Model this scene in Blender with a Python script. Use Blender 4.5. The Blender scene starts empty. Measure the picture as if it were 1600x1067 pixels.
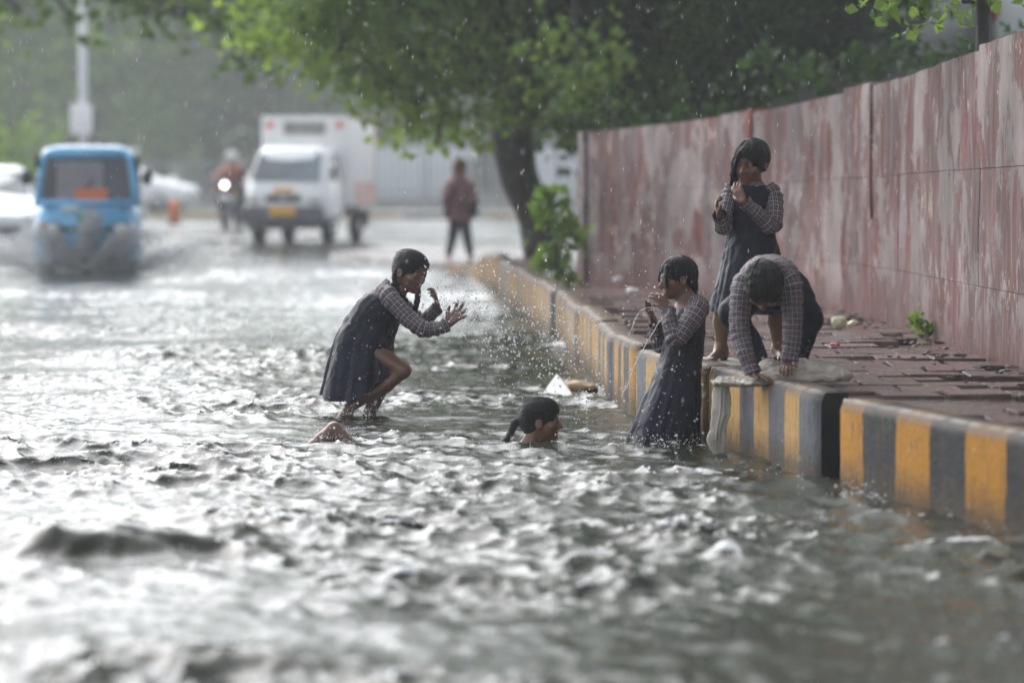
import bpy, bmesh, math, random
import numpy as np
from mathutils import Vector, Matrix

random.seed(7)
RNG = np.random.default_rng(11)
R = math.radians
sc = bpy.context.scene
COL = sc.collection

# ------------------------------------------------------------------ camera, sky, sun, exposure
CAM_H, FPX = 1.4, 6000.0
TILT = math.atan(278.5 / FPX)
cd = bpy.data.cameras.new('camera')
cam = bpy.data.objects.new('camera', cd)
COL.objects.link(cam)
cam.location = (0, 0, CAM_H)
cam.rotation_euler = (math.pi / 2 - TILT, 0, 0)
cd.sensor_width = 36.0
cd.lens = 135.0
cd.clip_start = 0.1
cd.clip_end = 3000
cd.dof.use_dof = True
cd.dof.focus_distance = 20.0
cd.dof.aperture_fstop = 1.8
sc.camera = cam

SUN_EL, SUN_AZ = 41.0, -31.0     # degrees; azimuth measured from +Y towards +X
w = bpy.data.worlds.new('World')
sc.world = w
w.use_nodes = True
wn = w.node_tree
wn.nodes.clear()
sky = wn.nodes.new('ShaderNodeTexSky')
sky.sky_type = 'NISHITA'
sky.sun_disc = False
sky.sun_elevation = R(SUN_EL)
sky.sun_rotation = R(SUN_AZ)
sky.air_density = 1.0
sky.dust_density = 1.5
sky.ozone_density = 1.0
hs = wn.nodes.new('ShaderNodeHueSaturation')
hs.inputs['Saturation'].default_value = 0.32
bg = wn.nodes.new('ShaderNodeBackground')
bg.inputs['Strength'].default_value = 0.15
wo = wn.nodes.new('ShaderNodeOutputWorld')
wn.links.new(sky.outputs[0], hs.inputs['Color'])
wn.links.new(hs.outputs[0], bg.inputs['Color'])
wn.links.new(bg.outputs[0], wo.inputs['Surface'])

sd = bpy.data.lights.new('sun', 'SUN')
sd.energy = 1.25
sd.angle = R(70)
sd.color = (1.0, 0.99, 0.98)
sun = bpy.data.objects.new('sun', sd)
COL.objects.link(sun)
_dir = Vector((math.sin(R(SUN_AZ)) * math.cos(R(SUN_EL)), math.cos(R(SUN_AZ)) * math.cos(R(SUN_EL)), math.sin(R(SUN_EL))))
sun.rotation_euler = _dir.to_track_quat('Z', 'Y').to_euler()
sun.location = (0, 0, 40)

sc.view_settings.view_transform = 'Standard'
sc.view_settings.look = 'None'
sc.view_settings.exposure = 1.1
sc.view_settings.gamma = 1.0
sc.view_settings.use_curve_mapping = False
sc.render.engine = 'CYCLES'
cy = sc.cycles
cy.use_denoising = True
cy.denoiser = 'OPENIMAGEDENOISE'
cy.use_adaptive_sampling = True
cy.adaptive_threshold = 0.02
cy.max_bounces = 6
cy.diffuse_bounces = 2
cy.glossy_bounces = 3
cy.transmission_bounces = 4
cy.volume_bounces = 1
cy.transparent_max_bounces = 8
cy.caustics_reflective = False
cy.caustics_refractive = False
cy.sample_clamp_indirect = 6.0

# ------------------------------------------------------------------ measuring helpers
CT, ST = math.cos(TILT), math.sin(TILT)


def ray(px, py):
    u = (px - 800.0) / FPX
    v = (533.5 - py) / FPX
    return np.array([u, CT + v * ST, -ST + v * CT])


def P(px, py, Y):
    d = ray(px, py)
    k = Y / d[1]
    return np.array([d[0] * k, Y, CAM_H + d[2] * k])


def G(px, py, z=0.0):
    d = ray(px, py)
    k = (z - CAM_H) / d[2]
    return np.array([d[0] * k, d[1] * k, z])


# ------------------------------------------------------------------ mesh helpers
def fast_mesh(name, V, F, smooth=True, uv=None, attrs=None):
    """V (n,3); F (m,k) uniform polygons"""
    V = np.asarray(V, dtype=np.float32)
    F = np.asarray(F, dtype=np.int32)
    me = bpy.data.meshes.new(name)
    m, k = F.shape
    me.vertices.add(len(V))
    me.vertices.foreach_set('co', V.ravel())
    me.loops.add(m * k)
    me.loops.foreach_set('vertex_index', F.ravel())
    me.polygons.add(m)
    me.polygons.foreach_set('loop_start', np.arange(0, m * k, k, dtype=np.int32))
    me.polygons.foreach_set('loop_total', np.full(m, k, dtype=np.int32))
    me.polygons.foreach_set('use_smooth', np.full(m, smooth, dtype=bool))
    if uv is not None:
        l = me.uv_layers.new(name='UVMap')
        l.data.foreach_set('uv', np.asarray(uv, dtype=np.float32)[F.ravel()].ravel())
    me.update(calc_edges=True)
    if attrs:
        for an, av in attrs.items():
            av = np.asarray(av, dtype=np.float32)
            if av.ndim == 1:
                a = me.attributes.new(an, 'FLOAT', 'POINT')
                a.data.foreach_set('value', av)
            else:
                a = me.color_attributes.new(an, 'FLOAT_COLOR', 'POINT')
                a.data.foreach_set('color', np.concatenate([av, np.ones((len(av), 1), np.float32)], 1).ravel())
    me.validate()
    return me


def link(name, me, mat=None, parent=None, loc=None, rot=None):
    o = bpy.data.objects.new(name, me)
    COL.objects.link(o)
    if me is not None and mat is not None:
        me.materials.clear()
        for x in (mat if isinstance(mat, (list, tuple)) else [mat]):
            me.materials.append(x)
    if parent is not None:
        o.parent = parent
    if loc is not None:
        o.location = loc
    if rot is not None:
        o.rotation_euler = rot
    return o


def tag(o, label=None, cat=None, group=None, kind=None):
    if label: o['label'] = label
    if cat: o['category'] = cat
    if group: o['group'] = group
    if kind: o['kind'] = kind
    return o


def thing(name, loc, label, cat, group=None, rz=0.0):
    o = bpy.data.objects.new(name, None)
    o.empty_display_size = 0.1
    COL.objects.link(o)
    o.location = tuple(float(x) for x in loc)
    o.rotation_euler = (0, 0, rz)
    return tag(o, label, cat, group)


class MB:
    """collects shapes and links them as one mesh"""
    def __init__(s):
        s.v, s.f, s.sm = [], [], []

    def add(s, V, F, smooth=False):
        b = len(s.v)
        s.v.extend([tuple(float(c) for c in x) for x in V])
        s.f.extend([tuple(int(i) + b for i in q) for q in F])
        s.sm.extend([smooth] * len(F))
        return s

    def box(s, c, size, rz=0.0, bevel=0.0, taper=1.0, M=None):
        bm = bmesh.new()
        bmesh.ops.create_cube(bm, size=1.0)
        for v in bm.verts:
            t = taper if v.co.z > 0 else 1.0
            v.co = Vector((v.co.x * size[0] * t, v.co.y * size[1] * t, v.co.z * size[2]))
        if bevel > 0:
            bmesh.ops.bevel(bm, geom=list(bm.edges), offset=bevel, segments=2, affect='EDGES', profile=0.6)
        X = Matrix.Translation(Vector([float(q) for q in c])) @ (M if M is not None else Matrix.Rotation(rz, 4, 'Z'))
        bm.transform(X)
        bm.verts.index_update()
        s.add([v.co for v in bm.verts], [[v.index for v in f.verts] for f in bm.faces], bevel > 0)
        bm.free()
        return s

    def tube(s, pts, rad, n=8, cap=True, squash=None):
        V, F = tube_arrays(pts, rad, n, cap)
        return s.add(V, F, True)

    def disc(s, c, r, h, axis='Y', n=24):
        """cylinder centred at c along axis"""
        a = {'X': (1, 0, 0), 'Y': (0, 1, 0), 'Z': (0, 0, 1)}[axis]
        c = np.array(c, float); a = np.array(a, float)
        return s.tube([c - a * h / 2, c + a * h / 2], [r, r], n)

    def ball(s, c, r, seg=14, rings=9):
        bm = bmesh.new()
        bmesh.ops.create_uvsphere(bm, u_segments=seg, v_segments=rings, radius=1.0)
        r = r if hasattr(r, '__len__') else (r, r, r)
        bm.transform(Matrix.Translation(Vector([float(q) for q in c])) @ Matrix.Diagonal((r[0], r[1], r[2], 1)))
        bm.verts.index_update()
        s.add([v.co for v in bm.verts], [[v.index for v in f.verts] for f in bm.faces], True)
        bm.free()
        return s

    def torus(s, c, Rr, r, axis='X', n=28, k=10):
        V, F = [], []
        for i in range(n):
            a = 2 * math.pi * i / n
            for j in range(k):
                b = 2 * math.pi * j / k
                q = (Rr + r * math.cos(b))
                x, y, z = r * math.sin(b), q * math.cos(a), q * math.sin(a)
                V.append((c[0] + x, c[1] + y, c[2] + z) if axis == 'X' else (c[0] + y, c[1] + x, c[2] + z))
                F.append((i * k + j, ((i + 1) % n) * k + j, ((i + 1) % n) * k + (j + 1) % k, i * k + (j + 1) % k))
        return s.add(V, F, True)

    def build(s, name, mat, parent=None, loc=None):
        me = bpy.data.meshes.new(name)
        me.from_pydata(s.v, [], s.f)
        me.polygons.foreach_set('use_smooth', s.sm)
        me.update()
        return link(name, me, mat, parent, loc)


def tube_arrays(pts, rad, n=8, cap=True):
    pts = np.asarray(pts, float)
    m = len(pts)
    rad = np.broadcast_to(np.asarray(rad, float), (m,)) if not hasattr(rad, '__len__') else np.asarray(rad, float)
    T = np.gradient(pts, axis=0)
    T /= np.linalg.norm(T, axis=1, keepdims=True) + 1e-9
    up = np.array([0, 0, 1.0]) if abs(T[0][2]) < 0.9 else np.array([0, 1.0, 0])
    V, F = [], []
    a = np.linspace(0, 2 * math.pi, n, endpoint=False)
    e1 = np.cross(T[0], up); e1 /= np.linalg.norm(e1)
    for i in range(m):
        e1 = e1 - T[i] * np.dot(e1, T[i]); e1 /= np.linalg.norm(e1) + 1e-9
        e2 = np.cross(T[i], e1)
        V.append(pts[i] + rad[i] * (np.cos(a)[:, None] * e1 + np.sin(a)[:, None] * e2))
    V = np.concatenate(V)
    for i in range(m - 1):
        for j in range(n):
            F.append((i * n + j, i * n + (j + 1) % n, (i + 1) * n + (j + 1) % n, (i + 1) * n + j))
    if cap:
        F.append(tuple(range(n))[::-1])
        F.append(tuple((m - 1) * n + j for j in range(n)))
    return V, F


def catmull(K, n):
    """interpolate rows of K to n rows"""
    K = np.asarray(K, float)
    m = len(K)
    t = np.linspace(0, m - 1, n)
    i = np.clip(t.astype(int), 0, m - 2)
    f = (t - i)[:, None]
    Kp = np.concatenate([[2 * K[0] - K[1]], K, [2 * K[-1] - K[-2]]])
    p0, p1, p2, p3 = Kp[i], Kp[i + 1], Kp[i + 2], Kp[i + 3]
    return 0.5 * ((2 * p1) + (-p0 + p2) * f + (2 * p0 - 5 * p1 + 4 * p2 - p3) * f ** 2 + (-p0 + 3 * p1 - 3 * p2 + p3) * f ** 3)


def vnoise(p, seed=0):
    """vectorised 3-d value noise in -1..1; p (n,3)"""
    p = np.asarray(p, float)
    i = np.floor(p).astype(np.int64)
    f = p - i
    f = f * f * (3 - 2 * f)
    out = 0
    for dx in (0, 1):
        for dy in (0, 1):
            for dz in (0, 1):
                h = ((i[:, 0] + dx) * 374761393 + (i[:, 1] + dy) * 668265263 + (i[:, 2] + dz) * 2147483647 + seed * 974711) & 0xffffffff
                h = ((h ^ (h >> 13)) * 1274126177) & 0xffffffff
                h = (h ^ (h >> 16)) & 0xffff
                wgt = (f[:, 0] if dx else 1 - f[:, 0]) * (f[:, 1] if dy else 1 - f[:, 1]) * (f[:, 2] if dz else 1 - f[:, 2])
                out = out + wgt * (h / 32767.5 - 1)
    return out


# ------------------------------------------------------------------ materials
class NT:
    def __init__(s, name):
        s.m = bpy.data.materials.new(name)
        s.m.use_nodes = True
        s.t = s.m.node_tree
        s.t.nodes.clear()
        s.out = s.t.nodes.new('ShaderNodeOutputMaterial')

    def n(s, typ, ins=None, **kw):
        nd = s.t.nodes.new('ShaderNode' + typ)
        for k, v in kw.items():
            setattr(nd, k, v)
        for k, v in (ins or {}).items():
            s.set(nd.inputs[k], v)
        return nd

    def set(s, sock, v):
        if isinstance(v, bpy.types.NodeSocket):
            s.t.links.new(v, sock)
        elif isinstance(v, bpy.types.Node):
            s.t.links.new(v.outputs[0], sock)
        else:
            if hasattr(v, '__len__') and len(v) == 3 and sock.type == 'RGBA':
                v = (*v, 1)
            sock.default_value = v

    def ramp(s, fac, stops, interp='LINEAR'):
        nd = s.n('ValToRGB', {'Fac': fac})
        nd.color_ramp.interpolation = interp
        e = nd.color_ramp.elements
        while len(e) > 1: e.remove(e[-1])
        e[0].position = stops[0][0]
        e[0].color = _c4(stops[0][1])
        for p, c in stops[1:]:
            x = e.new(p); x.color = _c4(c)
        return nd.outputs[0]

    def mix(s, f, a, b, mode='MIX'):
        nd = s.n('Mix', data_type='RGBA', blend_type=mode)
        s.set(nd.inputs[0], f); s.set(nd.inputs[6], a); s.set(nd.inputs[7], b)
        return nd.outputs[2]

    def math(s, op, a, b=0.0, clamp=False):
        nd = s.n('Math', operation=op, use_clamp=clamp)
        s.set(nd.inputs[0], a); s.set(nd.inputs[1], b)
        return nd.outputs[0]

    def noise(s, vec, scale, detail=4, rough=0.55, dist=0.0):
        nd = s.n('TexNoise', {'Scale': scale, 'Detail': detail, 'Roughness': rough, 'Distortion': dist})
        if vec is not None: s.set(nd.inputs['Vector'], vec)
        return nd.outputs[0]

    def mapping(s, vec, scale=(1, 1, 1), loc=(0, 0, 0)):
        nd = s.n('Mapping', {'Vector': vec, 'Scale': scale, 'Location': loc})
        return nd.outputs[0]

    def bump(s, h, strength=0.3, dist=0.01):
        return s.n('Bump', {'Height': h, 'Strength': strength, 'Distance': dist}).outputs[0]

    def principled(s, **ins):
        p = s.n('BsdfPrincipled')
        for k, v in ins.items():
            s.set(p.inputs[k.replace('_', ' ')], v)
        return p

    def surf(s, sh):
        s.t.links.new(sh.outputs[0] if isinstance(sh, bpy.types.Node) else sh, s.out.inputs['Surface'])
        return s.m


def _c4(c):
    if not hasattr(c, '__len__'): c = (c, c, c)
    return (*c, 1) if len(c) == 3 else c


def simple(name, col, rough=0.5, metal=0.0, var=0.25, scale=6.0, bump=0.0, coat=0.0, spec=0.5):
    t = NT(name)
    co = t.n('TexCoord').outputs['Object']
    nz = t.noise(co, scale, 5)
    a = tuple(c * (1 - var) for c in col); b = tuple(min(1, c * (1 + var)) for c in col)
    c = t.ramp(nz, [(0.3, a), (0.7, b)])
    p = t.principled(Base_Color=c, Roughness=rough, Metallic=metal)
    p.inputs['Coat Weight'].default_value = coat
    p.inputs['Specular IOR Level'].default_value = spec
    if bump: t.set(p.inputs['Normal'], t.bump(t.noise(co, scale * 6, 4), bump, 0.01))
    return t.surf(p)


M = {}
M['white_paint'] = simple('white_paint', (0.88, 0.89, 0.88), 0.3, var=0.04, coat=0.3)
M['box_white'] = simple('box_white', (0.86, 0.85, 0.83), 0.45, var=0.08, scale=2)
M['blue_paint'] = simple('blue_paint', (0.16, 0.52, 0.86), 0.3, var=0.08, coat=0.3)
M['black_tarp'] = simple('black_tarp', (0.02, 0.022, 0.025), 0.5, var=0.3, bump=0.2)
M['dark_plastic'] = simple('dark_plastic', (0.035, 0.037, 0.042), 0.45)
M['grey_plastic'] = simple('grey_plastic', (0.12, 0.125, 0.14), 0.45)
M['tyre'] = simple('tyre', (0.02, 0.02, 0.02), 0.7)
M['steel'] = simple('steel', (0.45, 0.46, 0.48), 0.3, metal=0.8)
M['pole_grey'] = simple('pole_grey', (0.7, 0.71, 0.72), 0.4, var=0.15)
M['lamp_glass'] = simple('lamp_glass', (0.75, 0.75, 0.72), 0.1, var=0.05)
M['orange'] = simple('orange', (0.75, 0.2, 0.04), 0.5, var=0.1)
M['placard'] = simple('placard', (0.85, 0.22, 0.09), 0.5, var=0.05)
M['green_badge'] = simple('green_badge', (0.03, 0.32, 0.12), 0.45)
M['plate_yellow'] = simple('plate_yellow', (0.8, 0.42, 0.06), 0.4, var=0.06)
M['red_lamp'] = simple('red_lamp', (0.6, 0.03, 0.03), 0.2, var=0.1)
M['red_mark'] = simple('red_mark', (0.75, 0.15, 0.1), 0.4, var=0.1)
M['pink_board'] = simple('pink_board', (0.72, 0.48, 0.42), 0.5, var=0.15)
M['glass_dark'] = simple('glass_dark', (0.06, 0.065, 0.075), 0.06, var=0.3, scale=2)
M['glass_grey'] = simple('glass_grey', (0.16, 0.19, 0.2), 0.06, var=0.3, scale=2)
M['glass_black'] = simple('glass_black', (0.012, 0.012, 0.014), 0.1, var=0.3, scale=2)
M['curtain'] = simple('curtain', (0.26, 0.24, 0.27), 0.5, var=0.1)
M['seat_grey'] = simple('seat_grey', (0.05, 0.05, 0.055), 0.6)
M['sign_white'] = simple('sign_white', (0.93, 0.92, 0.91), 0.5, var=0.1)
M['fence_metal'] = simple('fence_metal', (0.30, 0.32, 0.33), 0.5, var=0.2)
M['concrete'] = simple('concrete', (0.28, 0.27, 0.25), 0.5, var=0.3, bump=0.3)
M['foam_board'] = simple('foam_board', (0.8, 0.8, 0.8), 0.5, var=0.04)
M['cardboard'] = simple('cardboard', (0.42, 0.29, 0.17), 0.5, var=0.2)
M['litter_pale'] = simple('litter_pale', (0.62, 0.63, 0.4), 0.4, var=0.2, scale=12)
M['litter_white'] = simple('litter_white', (0.75, 0.74, 0.72), 0.4, var=0.1)
M['litter_red'] = simple('litter_red', (0.55, 0.04, 0.06), 0.4, var=0.2)
M['rubble'] = simple('rubble', (0.05, 0.036, 0.031), 0.6, var=0.6, scale=14, bump=0.4)
M['shirt_rust'] = simple('shirt_rust', (0.20, 0.095, 0.098), 0.7, var=0.3, scale=14)
M['rider_top'] = simple('rider_top', (0.36, 0.12, 0.08), 0.6, var=0.25)
M['leggings'] = simple('leggings', (0.018, 0.02, 0.028), 0.6)
M['shoe_pink'] = simple('shoe_pink', (0.5, 0.27, 0.26), 0.5)
M['helmet'] = simple('helmet', (0.6, 0.6, 0.6), 0.25)
M['bag'] = simple('bag', (0.03, 0.03, 0.035), 0.5)
t = NT('headlight_lit')
M['headlight_lit'] = t.surf(t.n('Emission', {'Color': (1, 0.97, 0.9), 'Strength': 6.0}))

# skin, from a colour attribute
t = NT('skin')
at = t.n('Attribute', attribute_name='tone')
nz = t.noise(t.n('TexCoord').outputs['Object'], 60, 4)
c = t.mix(0.35, at.outputs['Color'], t.mix(nz, (0.55, 0.55, 0.55), (1.25, 1.2, 1.15)), 'MULTIPLY')
p = t.principled(Base_Color=c, Roughness=0.33)
p.inputs['Subsurface Weight'].default_value = 0.06
p.inputs['Subsurface Scale'].default_value = 0.01
t.set(p.inputs['Normal'], t.bump(t.noise(t.n('TexCoord').outputs['Object'], 260, 3), 0.12, 0.002))
M['skin'] = t.surf(p)

# hair: dark, wet, with strand relief
t = NT('hair')
uvc = t.n('TexCoord').outputs['Object']
uvc = t.n('Attribute', attribute_name='strand').outputs['Vector']
st = t.noise(t.mapping(uvc, (26, 3.0, 3.0)), 1.0, 5, 0.65)
p = t.principled(Base_Color=t.ramp(st, [(0.3, (0.004, 0.004, 0.005)), (0.75, (0.016, 0.0145, 0.015))]), Roughness=0.42)
p.inputs['Specular IOR Level'].default_value = 0.35
t.set(p.inputs['Normal'], t.bump(st, 1.0, 0.012))
M['hair'] = t.surf(p)


def plaid(name, base, band, line, pitch):
    t = NT(name)
    uv = t.n('UVMap').outputs[0]
    sx = t.n('SeparateXYZ', {0: uv})
    wob = t.noise(uv, 18, 3)

    def stripe(s, per, wd, off):
        q = t.math('ADD', t.math('DIVIDE', s, per), off)
        q = t.math('ADD', q, t.math('MULTIPLY', wob, 0.25))
        f = t.math('ABSOLUTE', t.math('SUBTRACT', t.math('FRACT', q), 0.5))
        return t.math('LESS_THAN', f, wd)
    u, v = sx.outputs[0], sx.outputs[1]
    bands = t.math('MULTIPLY', t.math('ADD', stripe(u, pitch, 0.25, 0.0), stripe(v, pitch, 0.25, 0.0)), 0.5)
    lines = t.math('MAXIMUM', stripe(u, pitch, 0.075, 0.0), stripe(v, pitch, 0.075, 0.0))
    lines2 = t.math('MULTIPLY', t.math('MAXIMUM', stripe(u, pitch, 0.04, 0.5), stripe(v, pitch, 0.04, 0.5)), 0.4)
    c = t.mix(bands, base, band)
    c = t.mix(t.math('MAXIMUM', lines, lines2), c, line)
    fine = t.noise(uv, 900, 2)
    c = t.mix(0.5, c, t.ramp(fine, [(0.3, 0.55), (0.7, 1.2)]), 'MULTIPLY')
    dk = t.noise(uv, 9, 3)
    c = t.mix(0.6, c, t.ramp(dk, [(0.35, 0.6), (0.65, 1.1)]), 'MULTIPLY')
    p = t.principled(Base_Color=c, Roughness=0.6)
    t.set(p.inputs['Normal'], t.bump(t.noise(uv, 45, 4), 0.5, 0.01))
    return t.surf(p)


M['plaid'] = plaid('plaid', (0.075, 0.045, 0.06), (0.035, 0.022, 0.035), (0.36, 0.31, 0.34), 0.026)

t = NT('navy_cloth')
uv = t.n('UVMap').outputs[0]
nz = t.noise(uv, 7, 5)
c = t.ramp(nz, [(0.3, (0.005, 0.0065, 0.014)), (0.7, (0.014, 0.017, 0.034))])
c = t.mix(0.6, c, t.ramp(t.noise(uv, 700, 2), [(0.3, 0.6), (0.7, 1.25)]), 'MULTIPLY')
p = t.principled(Base_Color=c, Roughness=t.ramp(nz, [(0.35, 0.32), (0.65, 0.6)]))
p.inputs['Specular IOR Level'].default_value = 0.18
t.set(p.inputs['Normal'], t.bump(t.noise(t.mapping(uv, (3.0, 1.0, 1.0)), 14, 5), 0.55, 0.015))
M['navy'] = t.surf(p)

t = NT('sackcloth')
co = t.n('TexCoord').outputs['Object']
c = t.ramp(t.noise(co, 9, 5), [(0.3, (0.34, 0.30, 0.25)), (0.7, (0.56, 0.52, 0.46))])
p = t.principled(Base_Color=c, Roughness=0.6)
t.set(p.inputs['Normal'], t.bump(t.noise(co, 38, 5), 0.6, 0.012))
M['sackcloth'] = t.surf(p)

# bark
t = NT('bark')
co = t.n('TexCoord').outputs['Object']
nz = t.noise(t.mapping(co, (7, 7, 1.6)), 1.5, 6, 0.65)
p = t.principled(Base_Color=t.ramp(nz, [(0.3, (0.012, 0.011, 0.010)), (0.7, (0.06, 0.052, 0.046))]), Roughness=0.6)
t.set(p.inputs['Normal'], t.bump(nz, 0.8, 0.05))
M['bark'] = t.surf(p)


def leaf_mat(name, cols):
    t = NT(name)
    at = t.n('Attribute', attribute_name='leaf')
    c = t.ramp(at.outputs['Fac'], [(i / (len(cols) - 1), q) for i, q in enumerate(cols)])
    d = t.principled(Base_Color=c, Roughness=0.5)
    d.inputs['Specular IOR Level'].default_value = 0.25
    tr = t.n('BsdfTranslucent', {'Color': t.mix(1.0, c, (1.55, 1.6, 0.85), 'MULTIPLY')})
    mx = t.n('MixShader', {0: 0.5, 1: d.outputs[0], 2: tr.outputs[0]})
    return t.surf(mx)


M['leaf'] = leaf_mat('leaf', [(0.04, 0.072, 0.026), (0.115, 0.19, 0.05), (0.26, 0.36, 0.10)])
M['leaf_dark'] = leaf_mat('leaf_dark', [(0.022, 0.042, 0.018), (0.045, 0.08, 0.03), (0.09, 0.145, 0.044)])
M['leaf_bright'] = leaf_mat('leaf_bright', [(0.07, 0.115, 0.03), (0.12, 0.2, 0.05), (0.19, 0.28, 0.08)])
M['leaf_far'] = leaf_mat('leaf_far', [(0.05, 0.095, 0.045), (0.10, 0.165, 0.06), (0.19, 0.28, 0.08)])
# ================================================================== THE SETTING
PAV = 0.36      # pavement surface above the flood water
KTOP = 0.385    # kerb top


def polyline(pts):
    p = np.asarray(pts, float)
    d = np.r_[0, np.cumsum(np.linalg.norm(np.diff(p, axis=0), axis=1))]
    return p, d


def at_len(pl, s):
    p, d = pl
    s = np.asarray(s, float)
    return np.stack([np.interp(s, d, p[:, k]) for k in range(p.shape[1])], -1)


def dense(pts, n=400):
    return polyline(catmull(pts, n))


# kerb face line (x, y) and wall foot line (x, y, top z)
KERB = dense([(3.6, 8.0), (2.75, 11.5), (1.95, 14.48), (1.43, 16.7), (0.965, 19.3), (0.69, 20.8), (0.60, 22.4), (0.52, 25.5), (0.36, 30), (0.06, 36), (-0.16, 41), (-0.52, 48), (-0.95, 51.5)])
WALL = dense([(3.25, 6.0, 2.3), (2.95, 12.0, 2.22), (2.70, 17.0, 2.12), (2.60, 20.5, 2.05), (2.55, 23.5, 2.0), (2.48, 26.0, 1.94), (2.22, 28.8, 1.88), (1.72, 31.3, 1.78), (1.15, 33.2, 1.72), (0.62, 34.6, 1.68)])


def kerb_frame(s):
    s = min(s, KERB[1][-1])
    a = at_len(KERB, s); s_ = min(s, KERB[1][-1] - 0.06)
    b = a + at_len(KERB, s_ + 0.05) - at_len(KERB, s_)
    t = (b - a) / np.linalg.norm(b - a)
    return a, t, np.array([t[1], -t[0]])     # inward normal (towards the pavement)


def s_at_y(pl, y):
    return float(np.interp(y, pl[0][:, 1], pl[1]))


# ---- road bed: one sheet that lies under the flood near by and rises out of it far away
t = NT('wet_asphalt')
co = t.n('TexCoord').outputs['Object']
nz = t.noise(co, 0.35, 6, 0.6)
p = t.principled(Base_Color=t.ramp(nz, [(0.3, (0.045, 0.045, 0.045)), (0.7, (0.085, 0.083, 0.08))]),
                 Roughness=t.ramp(nz, [(0.4, 0.12), (0.65, 0.32)]))
t.set(p.inputs['Normal'], t.bump(t.noise(co, 14, 4), 0.15, 0.02))
M['asphalt'] = t.surf(p)
xs = np.array([-420, -200, -90, -40, -20, -10, 0, 10, 25, 60, 160, 420.0])
ys = np.r_[np.linspace(-420, -20, 6), np.linspace(0, 90, 46), np.linspace(110, 420, 10)]
X, Y = np.meshgrid(xs, ys, indexing='ij')
q = np.clip((Y - 44) / (66 - 44), 0, 1); q = q * q * (3 - 2 * q)
Z = -0.28 + 0.31 * q
nx, ny = X.shape
idx = np.arange(nx * ny).reshape(nx, ny)
F = np.stack([idx[:-1, :-1], idx[1:, :-1], idx[1:, 1:], idx[:-1, 1:]], -1).reshape(-1, 4)
tag(link('road', fast_mesh('road', np.stack([X, Y, Z], -1).reshape(-1, 3), F), M['asphalt']), kind='structure')


# ---- flood water: a spectral sea of short choppy waves
def sea_tile(N, L, lam, spread, seed, wind):
    rg = np.random.default_rng(seed)
    k = np.fft.fftfreq(N, L / N) * 2 * np.pi
    KX, KY = np.meshgrid(k, k, indexing='ij')
    K = np.hypot(KX, KY); K[0, 0] = 1e9
    kp = 2 * np.pi / lam
    S = np.exp(-((np.log(K / kp)) ** 2) / (2 * spread ** 2)) / K
    th = np.arctan2(KY, KX)
    S = S * (0.45 + 0.55 * np.cos(th - wind) ** 2)
    A = np.sqrt(S) * (rg.normal(size=(N, N)) + 1j * rg.normal(size=(N, N)))
    h = np.fft.ifft2(A)
    sd_ = h.real.std()
    dx = np.fft.ifft2(1j * KX / K * A).real / sd_
    dy = np.fft.ifft2(1j * KY / K * A).real / sd_
    J = (np.fft.ifft2(-KX * KX / K * A).real + np.fft.ifft2(-KY * KY / K * A).real) / sd_
    J /= J.std()
    return h.real / sd_, dx, dy, J, L


def samp(T, L, x, y):
    N = T.shape[0]
    fx = (x / L % 1) * N; fy = (y / L % 1) * N
    i = fx.astype(int) % N; j = fy.astype(int) % N
    a = fx - np.floor(fx); b = fy - np.floor(fy)
    i1 = (i + 1) % N; j1 = (j + 1) % N
    return (T[i, j] * (1 - a) + T[i1, j] * a) * (1 - b) + (T[i, j1] * (1 - a) + T[i1, j1] * a) * b


def spaced(segs):
    out = [segs[0][0]]
    for a, b, d0, d1 in segs:
        x = a
        while x < b - 1e-6:
            f = (x - a) / (b - a)
            x = min(b, x + d0 + (d1 - d0) * f)
            out.append(x)
    return np.array(out)


gx = spaced([(-60, -14, 6, 0.8), (-14, -5, 0.8, 0.06), (-5, -3.2, 0.06, 0.019), (-3.2, 2.1, 0.019, 0.019), (2.1, 3.9, 0.05, 0.1)])
gy = spaced([(-12, 5, 1.5, 0.2), (5, 8.5, 0.2, 0.03), (8.5, 24, 0.030, 0.032), (24, 46, 0.036, 0.11), (46, 74, 0.10, 0.3)])
X, Y = np.meshgrid(gx, gy, indexing='ij')
h = np.zeros_like(X); DX = np.zeros_like(X); DY = np.zeros_like(X); J = np.zeros_like(X)
for N, L, lam, spr, seed, wind, amp, ang, wj in (
        (512, 9.7, 0.62, 0.45, 1, 1.2, 0.0080, 0.0, 0.8),
        (512, 6.1, 0.28, 0.45, 2, 0.4, 0.0060, 0.6, 0.9),
        (512, 3.7, 0.125, 0.45, 3, 2.0, 0.0029, 1.3, 0.5),
        (512, 2.3, 0.075, 0.35, 6, 1.0, 0.0006, 2.1, 0.25),
        (256, 23.0, 1.9, 0.40, 4, 1.4, 0.013, 0.25, 0.2)):
    T = sea_tile(N, L, lam, spr, seed, wind)
    c_, s_ = math.cos(ang), math.sin(ang)
    xr, yr = c_ * X + s_ * Y, -s_ * X + c_ * Y
    h += amp * samp(T[0], L, xr, yr)
    ax = samp(T[1], L, xr, yr); ay = samp(T[2], L, xr, yr)
    DX += amp * (c_ * ax - s_ * ay); DY += amp * (s_ * ax + c_ * ay)
    J += wj * samp(T[3], L, xr, yr)
big = samp(sea_tile(256, 31.0, 4.5, 0.5, 9, 0.5)[0], 31.0, X, Y)
gust = np.clip(0.95 + 0.5 * big, 0.4, 1.7)
fade = np.interp(Y, [0, 11, 15, 20, 26, 34, 46, 60, 74], [1.1, 1.1, 1.05, 0.95, 0.8, 0.6, 0.42, 0.3, 0.15])
edge = np.clip((X + 60) / 30, 0, 1)
A = gust * fade * edge
h = h * A; DX = DX * A; DY = DY * A
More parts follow.
